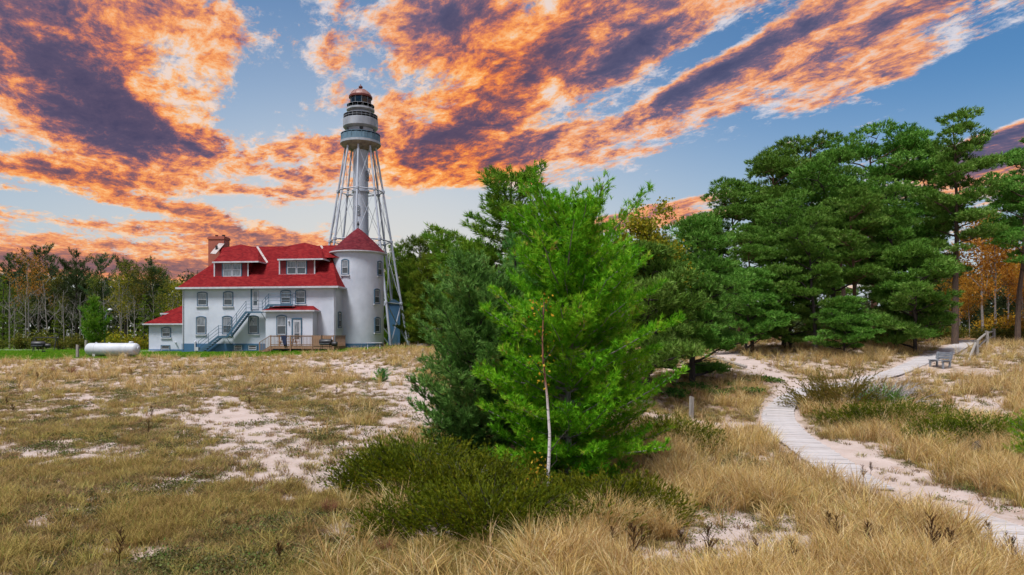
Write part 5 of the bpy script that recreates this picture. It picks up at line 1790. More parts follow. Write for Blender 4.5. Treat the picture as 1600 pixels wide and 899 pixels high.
WG = 'trees of the wood on the left'
k = 0
for (px, py, d, v) in ((12, 398, 122, 0), (30, 405, 120, 1), (62, 388, 118, 1), (80, 400, 124, 0), (120, 392, 116, 0), (158, 402, 114, 1), (196, 408, 120, 1), (235, 405, 112, 0), (100, 420, 130, 0), (140, 425, 128, 1),
                       (215, 425, 126, 0), (262, 432, 118, 2), (285, 440, 120, 2), (180, 430, 132, 0), (50, 425, 130, 1), (5, 430, 110, 2), (92, 470, 108, 2), (250, 450, 108, 2), (225, 460, 106, 2), (30, 480, 106, 2), (300, 430, 128, 0), (310, 440, 130, 2)):
    far_tree(FARP[v], FPH[v], 'wood_pine', px, py, d, ('dark ragged-topped pine in the wood left of the house' if v < 2 else 'drooping dull green evergreen in the wood left of the house'), WG if v < 2 else 'low evergreens of the left wood', k)
    k += 1
for i, (px, py, d) in enumerate(((15, 425, 106), (40, 440, 104), (75, 430, 105), (100, 445, 103), (125, 450, 102), (165, 440, 104), (188, 430, 106), (210, 455, 103), (60, 460, 101), (145, 460, 106), (240, 440, 108), (112, 465, 100), (22, 465, 101))):
    far_tree(BARE[i % 3], 13, 'bare_tree', px, py, d, 'bare pale-stemmed tree at the edge of the wood on the left', 'bare trees at the wood edge', k)
    k += 1
for i, (px, py, d) in enumerate(((200, 418, 112), (225, 425, 110), (150, 440, 112), (268, 440, 106), (85, 440, 114), (30, 450, 112), (250, 425, 116))):
    far_tree(THIN[i % 2], 13, 'thinning_tree', px, py, d, 'thinly leaved olive tree in the wood on the left', 'thinning trees of the left wood', k)
    k += 1
far_tree(ORL, 14, 'orange_tree', 45, 400, 108, 'tall orange-brown tree standing out in the left wood', None, k)
far_tree(LIM, 12, 'yellow_tree', 190, 435, 107, 'yellow-green tree in the wood left of the house', None, k + 1)
far_tree(LIM, 12, 'yellow_tree', 278, 445, 104, 'yellow-green tree against the house wing roof', None, k + 2)
far_tree(conifer(120, 5, lambda t: 1.35 * math.sin(min(1, t * 1.1 + .18) * 2.7) * (1 - t) ** .25 + .1, .35, (7, 5), .3, .9, .2, .2, .45, .26, 10, .06, 'bark_dark', 'needle_dull', cb=.16, irregular=.15, twig_tufts=4), 5,
         'lawn_tree', 148, 466, 84, 'small dense round-crowned green tree on the lawn behind the white tank', None, 3)
lb = [leafy(57 + q, 2.2, 1.6, 2.2, 1100, .13, 'leaf_lime' if q else 'leaf_olive', 24) for q in range(2)]
for i, (px, d) in enumerate(((0, 100), (30, 99), (58, 98), (95, 98), (120, 97), (185, 96), (205, 95), (225, 97), (170, 99), (140, 98), (245, 98), (270, 100))):
    x = (px - 800) / F * d
    plant_shrub('edge_bush', lb[1 if px in (185, 205, 225) else 0], Vector((x, d, LAWN)), 'green bush along the lawn edge in front of the left wood', 'bushes along the lawn edge', rz=i * 1.1, tilt=False, scale=.75 + .25 * (i % 3))

# farther woods that read as one mass
def mass(name, spans, seed, leafmat, trunks=True):
    rng = np.random.default_rng(seed)
    Ts, cs = [], []
    for (px0, px1, d0_, d1_, htop, n) in spans:
        d = rng.uniform(d0_, d1_, n)
        px = rng.uniform(px0, px1, n)
        x = (px - 800) / F * d
        top = htop * (.72 + .4 * fbm(x * .25, d * .1, seed, 3))
        z = LAWN + top * rng.random(n) ** .8
        P = np.stack([x, d, z], -1)
        D = rng.normal(size=(n, 3)) + np.array([0, 0, .8])
        T, c = needles(P, D, rng.uniform(.5, .9, n), 4, .14, 1.2, rng, rng.random(n))
        Ts.append(T); cs.append(c)
        if trunks:
            m = (px1 - px0) // 5
            for q in range(int(m)):
                dd = rng.uniform(d0_, d1_)
                xx = (rng.uniform(px0, px1) - 800) / F * dd
                w = rng.uniform(.07, .16)
                hh_ = htop * rng.uniform(.5, .95)
                lean = rng.normal() * .4
                A = np.array([[xx - w, dd, LAWN - .5], [xx + w, dd, LAWN - .5], [xx + lean, dd, LAWN + hh_]])
                B = np.array([[xx, dd - w, LAWN - .5], [xx, dd + w, LAWN - .5], [xx + lean, dd, LAWN + hh_]])
                Ts.append(np.stack([A, B])); cs.append(np.array([.2, .2]))
    me = tri_mesh(name, np.concatenate(Ts), np.concatenate(cs), M[leafmat])
    o = link(name, me)
    return tag(o, 'distant dark wood closing the view behind the nearer trees', 'woodland', kind='stuff')


mass('far_wood', [(-260, 345, 122, 146, 13.5, 22000), (590, 1060, 112, 140, 11, 12000), (1040, 1440, 92, 125, 7.0, 11000), (1440, 1720, 88, 115, 12.0, 12000)], 5, 'needle_far')

ORD = ['first', 'second', 'third', 'fourth', 'fifth', 'sixth', 'seventh', 'eighth', 'ninth', 'tenth', 'eleventh', 'twelfth', 'thirteenth', 'fourteenth', 'fifteenth', 'sixteenth', 'seventeenth', 'eighteenth', 'nineteenth', 'twentieth',
       'twenty-first', 'twenty-second', 'twenty-third', 'twenty-fourth']


def number_row(group, text, only=None):
    """things of one kind standing in a row are told apart by counting along it"""
    row = [o for o in COL.objects if o.get('group') == group and o.parent is None and (only is None or o.get('label') == only)]
    row.sort(key=lambda o: o.location.x / o.location.y)
    for i, o in enumerate(row):
        o['label'] = text % ORD[i]


number_row('bushes along the lawn edge', '%s green bush from the left along the far lawn edge')
number_row('bare trees at the wood edge', '%s bare pale-stemmed tree from the left in the wood by the lawn')
number_row('thinning trees of the left wood', '%s thinly leaved olive tree from the left in the wood by the lawn')
number_row('trees of the wood on the left', '%s dark ragged-topped pine from the left in the wood by the lawn')
number_row('low evergreens of the left wood', '%s drooping dull evergreen from the left in the wood by the lawn')
number_row('pines behind the clearing', '%s olive-green pine from the left between lighthouse and tall grove')
number_row('pines of the tall grove', '%s tall pine from the left in the cushioned grove by the trail', 'tall pine with flat needle cushions in the grove on the right')
number_row('undergrowth bushes under the pines', '%s olive bush from the left at the foot of the tall pines')
number_row('golden shrubs at the wood edge', '%s golden shrub from the left at the right wood edge')
number_row('orange trees behind the pines', '%s orange autumn tree from the left behind the pine trunks')
number_row('green creeper patches', '%s green creeper patch from the left on the shaded bank')

# ------------------------------------------------------------------ boardwalk
def smooth_line(pts, step):
    P = [Vector((p[0], p[1], 0)) for p in pts]
    out = []
    for i in range(len(P) - 1):
        p0, p1, p2, p3 = P[max(i - 1, 0)], P[i], P[i + 1], P[min(i + 2, len(P) - 1)]
        for k in range(24):
            t = k / 24
            out.append(.5 * ((2 * p1) + (p2 - p0) * t + (2 * p0 - 5 * p1 + 4 * p2 - p3) * t * t + (3 * p1 - p0 - 3 * p2 + p3) * t ** 3))
    out.append(P[-1])
    res, acc = [out[0]], 0.0
    for a, b in zip(out[:-1], out[1:]):
        L = (b - a).length
        while acc + L >= step:
            f = (step - acc) / L
            a = a + (b - a) * f
            res.append(a.copy())
            L = (b - a).length
            acc = 0.0
        acc += L
    return res


STEP = .150
line = smooth_line(WALK, STEP)
cx_ = np.array([p.x for p in line]); cy_ = np.array([p.y for p in line])
cz_ = ground_z(cx_, cy_)
kern = np.ones(15) / 15
cz_ = np.convolve(np.pad(cz_, 7, mode='edge'), kern, 'valid') + .055
walk = empty('boardwalk', (0, 0, 0))
tag(walk, 'grey plank boardwalk winding from the sand to the pine wood', 'boardwalk')
pl_meshes = []
for k, mm in enumerate(('plank', 'plank_worn', 'plank_dark', 'plank', 'plank_worn')):
    w = .665 + .012 * ((k * 3) % 4)
    m_ = MB().box(-w, w, -.0715, .0715, -.04, 0)
    pl_meshes.append(m_.mesh('plank', M[mm]))
rest = {}
n_ind = 0
rp = random.Random(4)
rest_b = MB()
for i in range(1, len(line) - 1):
    x, y, z = cx_[i], cy_[i], cz_[i]
    d = y
    if 15.3 < d < 18.7: continue            # swallowed by the sand
    hx, hy, hz = cx_[i + 1] - cx_[i - 1], cy_[i + 1] - cy_[i - 1], cz_[i + 1] - cz_[i - 1]
    az = math.atan2(hy, hx) - math.pi / 2 + rp.gauss(0, .012)
    pitch = math.atan2(hz, math.hypot(hx, hy))
    sink = max(0, 1 - (d - 18.7) / 1.5) * .05 if d > 18 else max(0, 1 - (15.3 - d) / 1.5) * .05
    if n_ind < 300:
        link('plank', pl_meshes[rp.randrange(5)], walk, (x + rp.gauss(0, .012), y, z - sink + rp.gauss(0, .004)), (pitch + rp.gauss(0, .006), rp.gauss(0, .006), az))
        n_ind += 1
    else:
        T = Matrix.Translation((x, y, z)) @ Matrix.Rotation(az, 4, 'Z') @ Matrix.Rotation(pitch, 4, 'X')
        rest_b.box(-.68, .68, -.0715, .0715, -.04, 0, T)
if rest_b.v:
    o = rest_b.build('far_planks', M['plank'], walk)
    o['kind'] = 'stuff'
for side in (-.54, .54):
    pts, ok = [], []
    for i in range(1, len(line) - 1, 6):
        if 14.9 < cy_[i] < 19.2: 
            if len(pts) > 1: MB().path(pts, [.04] * len(pts), 4).build('runner', M['plank_dark'], walk)
            pts = []
            continue
        hx, hy = cx_[i + 1] - cx_[i - 1], cy_[i + 1] - cy_[i - 1]
        l = math.hypot(hx, hy)
        pts.append((cx_[i] + hy / l * side, cy_[i] - hx / l * side, cz_[i] - .085))
    if len(pts) > 1: MB().path(pts, [.04] * len(pts), 4).build('runner', M['plank_dark'], walk)


def ground_hit(px, py):
    """where the sight line of a photo point first meets the ground"""
    ds = np.geomspace(8, 130, 900)
    x = (px - 800) / F * ds
    z = CAMZ - (py - HORIZON) / F * ds
    g = ground_z(x, ds)
    k = np.argmax(z <= g)
    return Vector((x[k], ds[k], g[k]))


# ------------------------------------------------------------------ bench
bl = spot(1473, 43.5)
bench = empty('park_bench', bl, math.radians(97))      # local x runs along the bench, the sitter faces +y
tag(bench, 'weathered grey wooden bench beside the boardwalk', 'bench')
for k in range(3):
    MB().box(-.68, .68, .02 + k * .16, .02 + k * .16 + .145, .42, .46).build('seat_slat', M['grey_wood'], bench)
for k in range(3):
    MB().box(-.70, .70, -.10 - .03 * k, -.065 - .03 * k, .52 + k * .15, .52 + k * .15 + .135).build('back_slat', M['grey_wood'], bench)
for s in (-.55, .55):
    MB().bar((s, -.02, 0), (s, -.14, .98), .09, .10).build('back_leg', M['grey_wood'], bench)
    MB().box(s - .045, s + .045, .38, .48, -.1, .42).build('front_leg', M['grey_wood'], bench)
    MB().box(s - .046, s + .046, -.02, .50, .33, .417).build('bearer', M['grey_wood'], bench)

# ------------------------------------------------------------------ split-rail fence by the trail
fp = [spot(1526, 47.5), spot(1542, 54), spot(1553, 61)]
fence = empty('rail_fence', fp[0])
tag(fence, 'short weathered post-and-rail fence beside the trail entering the wood', 'fence')
for p in fp:
    q = p - fp[0]
    MB().add([(-.11, -.11, -.3), (.11, -.11, -.3), (.11, .11, -.3), (-.11, .11, -.3), (-.09, -.09, 1.16), (.09, -.09, 1.12), (.09, .09, 1.12), (-.09, .09, 1.18)],
             [(0, 3, 2, 1), (4, 5, 6, 7), (0, 1, 5, 4), (1, 2, 6, 5), (2, 3, 7, 6), (3, 0, 4, 7)], Matrix.Translation(q)).build('post', M['post_wood'], fence)
for a, b in ((0, 1), (1, 2)):
    for hgt in (.42, .90):
        pa, pb = fp[a] - fp[0] + Vector((-.13, 0, hgt)), fp[b] - fp[0] + Vector((-.13, 0, hgt))
        MB().path([pa, (pa + pb) / 2 + Vector((0, 0, .02)), pb], [.075, .085, .07], 6).build('rail', M['post_wood'], fence)
e_ = spot(1511, 44.0) - fp[0]
MB().path([Vector((-.14, -.1, .92)), (e_ + Vector((-.1, 0, .9))) / 2, e_ + Vector((0, 0, -.05))], [.08, .085, .075], 6).build('fallen_rail', M['post_wood'], fence)

# marker post, stump, log
g = spot(1080, 29)
mp = MB().add([(-.075, -.075, -.3), (.075, -.075, -.3), (.075, .075, -.3), (-.075, .075, -.3), (-.07, -.07, .98), (.07, -.07, .92), (.07, .07, .90), (-.07, .07, .96)],
              [(0, 3, 2, 1), (4, 5, 6, 7), (0, 1, 5, 4), (1, 2, 6, 5), (2, 3, 7, 6), (3, 0, 4, 7)]).build('marker_post', M['post_wood'], None, loc=g, rot=(0, .03, .4))
tag(mp, 'lone grey wooden marker post on the sand left of the boardwalk', 'post')
g = spot(1529, 22.6)
sb_ = MB()
rs = random.Random(8)
prof = [(.36, -.15), (.29, .06), (.22, .18), (.17, .28), (.07, .33)]
sb_.lathe(prof, 14)
sb_.v = [(x * (1 + rs.uniform(-.15, .15)), y * (1 + rs.uniform(-.15, .15)), z + (rs.uniform(-.04, .10) if z > .3 else 0)) for x, y, z in sb_.v]
st = empty('tree_stump', g, .5)
sb_.build('body', M['bark_dark'], st, True)
for a in (0.4, 1.9, 3.3, 5.0):
    MB().path([(.25 * math.cos(a), .25 * math.sin(a), .12), (.5 * math.cos(a), .5 * math.sin(a), .03), (.75 * math.cos(a + .2), .75 * math.sin(a + .2), -.08)], [.10, .07, .03], 6).build('root', M['bark_dark'], st, True)
tag(st, 'weathered grey stump in front of the juniper thicket', 'stump')
a, b = spot(1092, 50), spot(1166, 42)
lg = MB().path([(0, 0, .12), tuple((b - a) * .5 + Vector((0, 0, .14))), tuple((b - a) + Vector((0, 0, .10)))], [.09, .11, .08], 8).build('fallen_log', M['post_wood'], None, True, loc=a)
tag(lg, 'long grey log edging the sandy side path', 'log')

# ------------------------------------------------------------------ gas tank on the lawn
tk = spot(176, 60)
tank = empty('gas_tank', tk + Vector((0, 0, 0)), math.radians(-4))
RY = Matrix.Rotation(math.pi / 2, 4, 'Y')
hl = 2.42
prof = [(.01, -hl)] + [(.54 * math.sin(t), -hl + .36 * (1 - math.cos(t))) for t in (.35, .7, 1.05, 1.35, 1.57)] + [(.54, 0)] + [(.54 * math.sin(t), hl - .36 * (1 - math.cos(t))) for t in (1.57, 1.35, 1.05, .7, .35)] + [(.01, hl)]
MB().lathe(prof, 28, Matrix.Translation((0, 0, .66)) @ RY).build('shell', M['tank_white'], tank, True)
for x in (-1.45, 1.45):
    MB().box(x - .12, x + .12, -.42, .42, -.2, .26).build('saddle', M['concrete'], tank)
    MB().ring(.545, -.03, .06, .02, 28, Matrix.Translation((x, 0, .66)) @ RY).build('weld_band', M['tank_white'], tank, True)
MB().lathe([(.19, 1.14), (.19, 1.30), (.15, 1.34), (.01, 1.35)], 16, Matrix.Translation((1.7, 0, 0))).build('valve_dome', M['tank_white'], tank, True)
for x in (-1.5, -.3):
    MB().box(x - .08, x + .08, -.03, .03, 1.17, 1.28).build('lifting_lug', M['tank_white'], tank)
MB().lathe([(.20, 0), (.20, .05), (.16, .07), (.01, .07)], 18, Matrix.Translation((hl - .04, 0, .72)) @ RY).build('gauge_plate', M['tank_white'], tank, True)
tag(tank, 'long white cylindrical gas tank lying on the lawn', 'tank')

for (px, d, h, w, lab) in ((121, 58.5, 1.15, .09, 'squat wooden post left of the white gas tank'), (134.5, 74, 1.3, .11, 'grey wooden post just behind the white gas tank')):
    g = spot(px, d)
    o = MB().add([(-w, -w, -.3), (w, -w, -.3), (w, w, -.3), (-w, w, -.3), (-w * .95, -w * .95, h), (w * .95, -w * .95, h - .03), (w * .95, w * .95, h - .05), (-w * .95, w * .95, h - .02)],
                 [(0, 3, 2, 1), (4, 5, 6, 7), (0, 1, 5, 4), (1, 2, 6, 5), (2, 3, 7, 6), (3, 0, 4, 7)]).build('yard_post', M['post_wood'], None, loc=g)
    tag(o, lab, 'post')
# yard lamp
g = Vector((bd(163.5, 86)[0], 86, LAWN))
yl = empty('yard_lamp', g)
MB().path([(0, 0, 0), (0, 0, 2.6), (.25, 0, 5.1)], [.07, .06, .045], 8).build('pole', M['gallery_blue'], yl, True)
MB().path([(.25, 0, 5.0), (.45, 0, 5.22), (.62, 0, 5.2)], [.03, .03, .03], 6).build('arm', M['tower_grey'], yl, True)
MB().lathe([(.05, .22), (.20, .12), (.27, 0), (.22, -.10), (.05, -.14)], 14, Matrix.Translation((.66, 0, 5.1))).build('lamp_head', M['white_trim'], yl, True)
tag(yl, 'slim yard lamp with white head behind the white tank', 'lamp')
# black frame on the lawn
g = Vector((bd(72, 79)[0], 79, LAWN))
sf = empty('swing_frame', g)
MB().tube((-1.25, 0, 1.62), (1.25, 0, 1.62), .05).build('top_bar', M['iron_black'], sf, True)
for s in (-1.2, 1.2):
    for q in (-.5, .5):
        MB().tube((s, 0, 1.62), (s, q, 0), .045).build('leg', M['iron_black'], sf, True)
tag(sf, 'black metal swing frame on the lawn behind the left smoker', 'frame')
# things beside the lighthouse
for (px, d, h, lean, lab) in ((641, 84, 1.75, -.25, 'short leaning white pole beside the lighthouse legs'), (653, 86, 4.5, .28, 'tall thin white pole right of the lighthouse')):
    g = spot(px, d)
    o = MB().path([(0, 0, -.2), (lean * .5, 0, h * .5), (lean, 0, h)], [.08, .07, .05], 7).build('white_pole', M['white_trim'], None, True, loc=g)
    tag(o, lab, 'pole')
g = spot(667, 84)
hull = MB()
secs = []
for k in range(9):
    t = k / 8
    w = .62 * math.sin(math.pi * min(1, t * .9 + .06)) ** .6
    secs.append([(-1.3 + 2.6 * t, w * math.cos(a_), .02 + .45 * math.sin(a_) * (.6 + .4 * math.sin(math.pi * t))) for a_ in np.linspace(0, math.pi, 9)])
vs = [p for s in secs for p in s]
fs = [(i * 9 + j, i * 9 + j + 1, (i + 1) * 9 + j + 1, (i + 1) * 9 + j) for i in range(8) for j in range(8)]
hull.add(vs, fs + [tuple(range(9)), tuple(range(80, 71, -1))])
o = hull.build('rowing_boat', M['white_trim'], None, True, loc=g, rot=(0, 0, .15))
tag(o, 'low white upturned boat hull right of the lighthouse', 'boat')
g = spot(584, 71)
tb_ = empty('white_table', g, .2)
MB().box(-.85, .85, -.36, .36, .70, .75).build('tabletop', M['white_trim'], tb_)
for s in (-.62, .62):
    for q in (-1, 1):
        MB().bar((s, q * .12, .70), (s, q * .42, 0), .05, .10).build('leg', M['white_trim'], tb_)
    MB().box(s - .03, s + .03, -.34, .34, .32, .40).build('stretcher', M['white_trim'], tb_)
tag(tb_, 'small white trestle table on the lawn in front of the round tower', 'table')
# road at the far left
rd = MB()
rx0, rx1 = bd(-260, 92)[0], bd(72, 88)[0]
rd.add([(rx0, 90.2, LAWN + .03), (rx1, 86.8, LAWN + .03), (rx1, 88.6, LAWN + .03), (rx0, 92.6, LAWN + .03)], [(0, 1, 2, 3)])
o = rd.build('road', M['road_grey'])
o['kind'] = 'structure'

# ------------------------------------------------------------------ tufts, dry stalks
def blade_mesh(name, seed, n, h, r, lean, w, mat_, curl=.6, hv=.35):
    rng = np.random.default_rng(seed)
    a = rng.random(n) * 6.283
    q = np.sqrt(rng.random(n)) * r
    base = np.stack([q * np.cos(a), q * np.sin(a), np.full(n, -.02)], -1)
    az = a + rng.normal(size=n) * 1.0
    H = h * rng.uniform(1 - hv, 1 + hv * .6, n)
    ln = lean * rng.uniform(.3, 1.4, n)
    d = np.stack([np.cos(az), np.sin(az), np.zeros(n)], -1)
    up = np.array([0, 0, 1.0])
    def pt(t):
        return base + d * (H * ln * t ** (1 + curl))[:, None] + up * (H * (t - .28 * ln * t ** 3))[:, None]
    side = np.stack([-np.sin(az + rng.normal(size=n) * .8), np.cos(az + rng.normal(size=n) * .8), np.zeros(n)], -1) * (w * rng.uniform(.7, 1.3, n))[:, None]
    p0, p1, p2, p3 = pt(0), pt(.45), pt(.78), pt(1.0)
    tr = [np.stack([p0 - side, p0 + side, p1 + side * .9], 1), np.stack([p0 - side, p1 + side * .9, p1 - side * .9], 1),
          np.stack([p1 - side * .9, p1 + side * .9, p2 + side * .55], 1), np.stack([p1 - side * .9, p2 + side * .55, p2 - side * .55], 1), np.stack([p2 - side * .55, p2 + side * .55, p3], 1)]
    ti = rng.random(n)
    return tri_mesh(name, np.concatenate(tr), np.tile(ti, 5), M[mat_])


red = [blade_mesh('blades', 200 + k, 140, .55, .16, .5, .006, 'grass_red') for k in range(2)]
for k, (px, py, s, lab) in enumerate(((515, 806, .75, 'reddish bunchgrass clump left of the juniper mat'), (602, 872, .7, 'pale red bunchgrass clump below the juniper mat'), (113, 585, 1.1, 'dark red grass clump near the squat post'),
                                      (726, 652, .5, 'reddish grass clump on the sand beside the blue-green pine'), (80, 583, .9, 'red grass clump left of the dark red one'))):
    g = ground_hit(px, py)
    o = link('bunchgrass', red[k % 2], None, g, (0, 0, k * 1.3), (s,) * 3)
    tag(o, lab, 'grass clump')


def stalk(seed, h, br):
    br = br * 2
    rng = np.random.default_rng(seed)
    b = MB()
    P, D, S = [], [], []
    pts = [np.array([0, 0, 0.0])]
    for k in range(4): pts.append(pts[-1] + np.array([rng.normal() * .03, rng.normal() * .03, h / 4]))
    b.path([tuple(p) for p in pts], [.008, .007, .006, .005, .003], 4)
    for k in range(br):
        z = h * rng.uniform(.40, .98)
        o = np.array([np.interp(z, [p[2] for p in pts], [p[0] for p in pts]), np.interp(z, [p[2] for p in pts], [p[1] for p in pts]), z])
        a = rng.random() * 6.28
        d = unit(np.array([math.cos(a) * .6, math.sin(a) * .6, 1.0]) + rng.normal(size=3) * .12)
        L = h * rng.uniform(.16, .34) * (1.2 - z / h)  + .05
        b.path([tuple(o), tuple(o + d * L)], [.004, .002], 3)
        n = max(4, int(L / .014))
        t = np.linspace(.15, 1, n)[:, None]
        P.append(o + d * L * t); D.append(np.repeat(d[None], n, 0)); S.append(np.full(n, .028))
    P, D, S = np.concatenate(P), np.concatenate(D), np.concatenate(S)
    T, c = needles(P, D, S, 4, .16, .9, rng, rng.random(len(P)))
    return b.mesh('stem', M['weed_brown']), tri_mesh('seed_heads', T, c, M['weed_brown'])


STK = [stalk(210 + k, .75, 12 + 3 * k) for k in range(3)]
spots_ = [(1462, 896, 1.2), (1480, 899, .95), (1360, 880, .9), (1310, 860, .8), (1292, 850, .75), (1380, 872, .7), (1110, 897, 1.0), (1060, 890, .8), (1185, 899, .7), (1515, 858, .65), (1540, 862, .7), (1585, 896, .8), (1350, 760, .75), (1300, 752, .6),
          (1362, 748, .6), (1005, 880, .8), (985, 895, 1.0), (960, 870, .7), (1575, 870, .55), (1232, 742, .5), (1242, 744, .55), (232, 690, .9), (236, 660, .8), (22, 655, .8), (10, 640, .7), (186, 893, .9), (60, 600, .9), (205, 595, .9), (280, 590, .9), (440, 895, .7), (390, 640, .7), (525, 625, .8), (1405, 820, .6), (1240, 899, .7)]
for k, (px, py, s) in enumerate(spots_):
    g = ground_hit(px, py)
    e = empty('dry_stalk', g, k * 2.1)
    e.scale = (s,) * 3
    link('stem', STK[k % 3][0], e)
    link('seed_head', STK[k % 3][1], e)
    k_ = k
    where = ('in the golden grass on the right' if px > 900 else 'in the thin grass on the left')
    tag(e, 'dark brown dried weed stalk standing ' + where, 'weed', 'dried weed stalks ' + where)

# ------------------------------------------------------------------ grass
def scatter(name, meshes, pts, rot, scl, idx, label, kind='stuff', cat='grass'):
    col = bpy.data.collections.new(name + '_kinds')
    for i, me in enumerate(meshes):
        o = bpy.data.objects.new('%s_kind_%02d' % (name, i), me)
        col.objects.link(o)
    me = bpy.data.meshes.new(name)
    n = len(pts)
    me.vertices.add(n)
    me.vertices.foreach_set('co', pts.astype(np.float32).ravel())
    a = me.attributes.new('rot', 'FLOAT_VECTOR', 'POINT'); a.data.foreach_set('vector', rot.astype(np.float32).ravel())
    a = me.attributes.new('scl', 'FLOAT', 'POINT'); a.data.foreach_set('value', scl.astype(np.float32))
    a = me.attributes.new('idx', 'INT', 'POINT'); a.data.foreach_set('value', idx.astype(np.int32))
    o = link(name, me)
    ng = bpy.data.node_groups.new(name, 'GeometryNodeTree')
    ng.interface.new_socket('Geometry', in_out='INPUT', socket_type='NodeSocketGeometry')
    ng.interface.new_socket('Geometry', in_out='OUTPUT', socket_type='NodeSocketGeometry')
    N = ng.nodes
    gi, go = N.new('NodeGroupInput'), N.new('NodeGroupOutput')
    iop = N.new('GeometryNodeInstanceOnPoints')
    ci = N.new('GeometryNodeCollectionInfo')
    ci.inputs['Collection'].default_value = col
    ci.inputs['Separate Children'].default_value = True
    ci.inputs['Reset Children'].default_value = True
    def na(nm, typ):
        q = N.new('GeometryNodeInputNamedAttribute')
        q.data_type = typ
        q.inputs['Name'].default_value = nm
        return q.outputs['Attribute']
    L = ng.links
    L.new(gi.outputs[0], iop.inputs['Points'])
    L.new(ci.outputs[0], iop.inputs['Instance'])
    iop.inputs['Pick Instance'].default_value = True
    L.new(na('idx', 'INT'), iop.inputs['Instance Index'])
    L.new(na('rot', 'FLOAT_VECTOR'), iop.inputs['Rotation'])
    L.new(na('scl', 'FLOAT'), iop.inputs['Scale'])
    L.new(iop.outputs[0], go.inputs[0])
    md = o.modifiers.new('scatter', 'NODES')
    md.node_group = ng
    return tag(o, label, cat, kind=kind)


def polar_points(n, d0, d1, seed, power=1.0, half=43):
    rng = np.random.default_rng(seed)
    th = np.radians(rng.uniform(-half, half, n))
    u = rng.random(n)
    d = d0 * (d1 / d0) ** (u ** power)
    return np.sin(th) * d, np.cos(th) * d, rng


def keep(x, y, dens, rng):
    return rng.random(len(x)) < dens


FOREST_BANK = [(1200, 545, 120, 22)]
JUN = [(665, 17.4, 1.8, 1.4), (775, 13.9, 2.0, 1.1), (945, 14.9, 1.3, 1.1), (735, 15.8, 1.5, .9), (888, 17.6, 1.6, 1.6), (735, 20.2, 1.4, 1.4)]


def clear_of_shrubs(x, y):
    ok = np.ones(len(x), bool)
    ok &= ((x - bl.x) / 1.5) ** 2 + ((y - bl.y + 1.2) / 2.6) ** 2 > 1
    for px, d, rx, ry in JUN:
        cx, cy = bd(px, d)
        ok &= ((x - cx) / rx) ** 2 + ((y - cy) / ry) ** 2 > 1
    return ok


def make_scatter(name, meshes, n, d0, d1, seed, dens_fn, smin, smax, label, power=1.0, tiltv=.12):
    x, y, rng = polar_points(n, d0, d1, seed, power)
    z = ground_z(x, y)
    sand, lawn, litter, dw = covers(x, y, z)
    px, py = project(x, y, z)
    dens = dens_fn(x, y, px, py, sand, lawn, litter, dw)
    ok = (rng.random(len(x)) < dens) & (dw > .95) & clear_of_shrubs(x, y)
    pts = np.stack([x, y, z - sand * .03], -1)[ok]
    m = len(pts)
    rot = np.stack([rng.normal(size=m) * tiltv, rng.normal(size=m) * tiltv, rng.random(m) * 6.283], -1)
    big = fbm(pts[:, 0] * .5, pts[:, 1] * .5, seed, 3)
    scl = (smin + (smax - smin) * np.clip(.25 + .5 * rng.random(m) + (big - .5) * 1.2, 0, 1))
    idx = rng.integers(0, len(meshes), m)
    return scatter(name, meshes, pts, rot, scl, idx, label)


gold = [blade_mesh('g', 300 + k, 30, .66, .12, .75, .0058, 'grass_gold', curl=.9, hv=.5) for k in range(5)]
olive = [blade_mesh('g', 310 + k, 46, .34, .15, .8, .0055, 'grass_olive', curl=.8) for k in range(4)]
dry = [blade_mesh('g', 320 + k, 46, .17, .17, .95, .0060, 'grass_dry', curl=.8) for k in range(4)]
lawn_ = [blade_mesh('g', 330 + k, 70, .075, .45, .6, .010, 'grass_lawn') for k in range(3)]


def d_gold(x, y, px, py, sand, lawn, litter, dw):
    cl = sstep(.36, .60, fbm(x * .55 + 9, y * .55, 61, 4))
    fine = sstep(.25, .55, fbm(x * 1.7, y * 1.7, 62, 3))
    region = np.zeros(len(x))
    rightfg = sstep(760, 980, px) * (y < 24) * sstep(1.2, 2.4, seg_dist(x, y, RTRAIL))
    rightmid = sstep(1040, 1150, px) * (y >= 22)
    crest = sstep(34, 42, y) * (px < 700)
    left = (px <= 900) * (y < 36)
    region = np.maximum.reduce([rightfg * 1.0, rightmid * .85, crest * .50, left * .10 * (px > 500)])
    base = region * (.12 + .80 * cl) * (.25 + .75 * fine)
    base = base * (1 - sand) ** 1.5 * (1 - lawn) * (1 - .85 * sstep(58, 64, y) * (px > 700)) * (1 - .35 * litter)
    return base


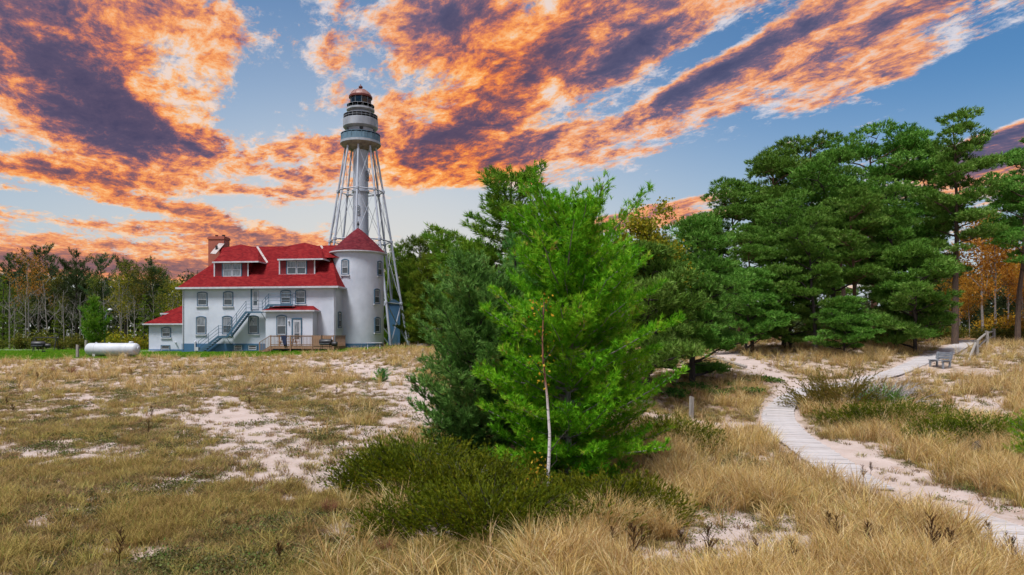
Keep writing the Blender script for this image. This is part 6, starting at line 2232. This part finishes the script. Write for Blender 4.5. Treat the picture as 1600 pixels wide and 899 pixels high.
def d_olive(x, y, px, py, sand, lawn, litter, dw):
    cl = sstep(.38, .58, fbm(x * .45 + 30, y * .45, 71, 4))
    region = np.maximum(sstep(640, 840, py) * (px < 900) * 1.0, .35 * (px < 700)) + .25 * (px > 900)
    return np.clip(region, 0, 1) * (.10 + .75 * cl) * (1 - sand) ** 1.2 * (1 - lawn) * (1 - .8 * sstep(58, 64, y) * (px > 700))


def d_dry(x, y, px, py, sand, lawn, litter, dw):
    cl = sstep(.30, .62, fbm(x * .9 + 3, y * .9, 81, 4))
    return (.06 + .62 * cl) * (1 - .85 * sand) * (1 - .45 * (px > 950) * (y < 26)) * (1 - lawn) * (1 - .6 * sstep(58, 64, y) * (px > 700))


make_scatter('marram_grass', gold, 80000, 8.5, 82, 401, d_gold, .50, 1.30, 'tall golden dune grass bending over the sand')
make_scatter('meadow_grass', olive, 80000, 8.5, 80, 402, d_olive, .45, 1.05, 'olive and straw meadow grass on the left slope')
make_scatter('dry_turf', dry, 130000, 8.0, 82, 403, d_dry, .50, 1.25, 'short brown dried turf between the bare sand patches')
def herb_mesh(seed):
    rng = np.random.default_rng(seed)
    n = 90
    P = rng.normal(size=(n, 3)) * np.array([.11, .11, .035])
    P[:, 2] = np.abs(P[:, 2]) + .01
    T, c = leaves(P, rng.uniform(.010, .022, n), rng, rng.random(n))
    return tri_mesh('g', T, c, M['herb'])


herbs = [herb_mesh(340 + k) for k in range(4)]
make_scatter('low_herbs', herbs, 60000, 8.5, 60, 405, lambda x, y, px, py, sand, lawn, litter, dw: sstep(.42, .62, fbm(x * 1.3 + 7, y * 1.3, 91, 4)) * (1 - .85 * sand) * (1 - lawn) * np.where(px < 900, .55, .3), .6, 1.9,
             'low dark herbs and moss dotted over the sandy slope')
make_scatter('lawn_grass', lawn_, 60000, 52, 110, 404, lambda x, y, px, py, sand, lawn, litter, dw: lawn * (x < 4), .8, 1.4, 'short green mown grass around the house', power=1.0)

number_row('dried weed stalks in the golden grass on the right', '%s dark dried weed stalk from the left in the golden grass')
number_row('dried weed stalks in the thin grass on the left', '%s dark dried weed stalk from the left in the thin grass')
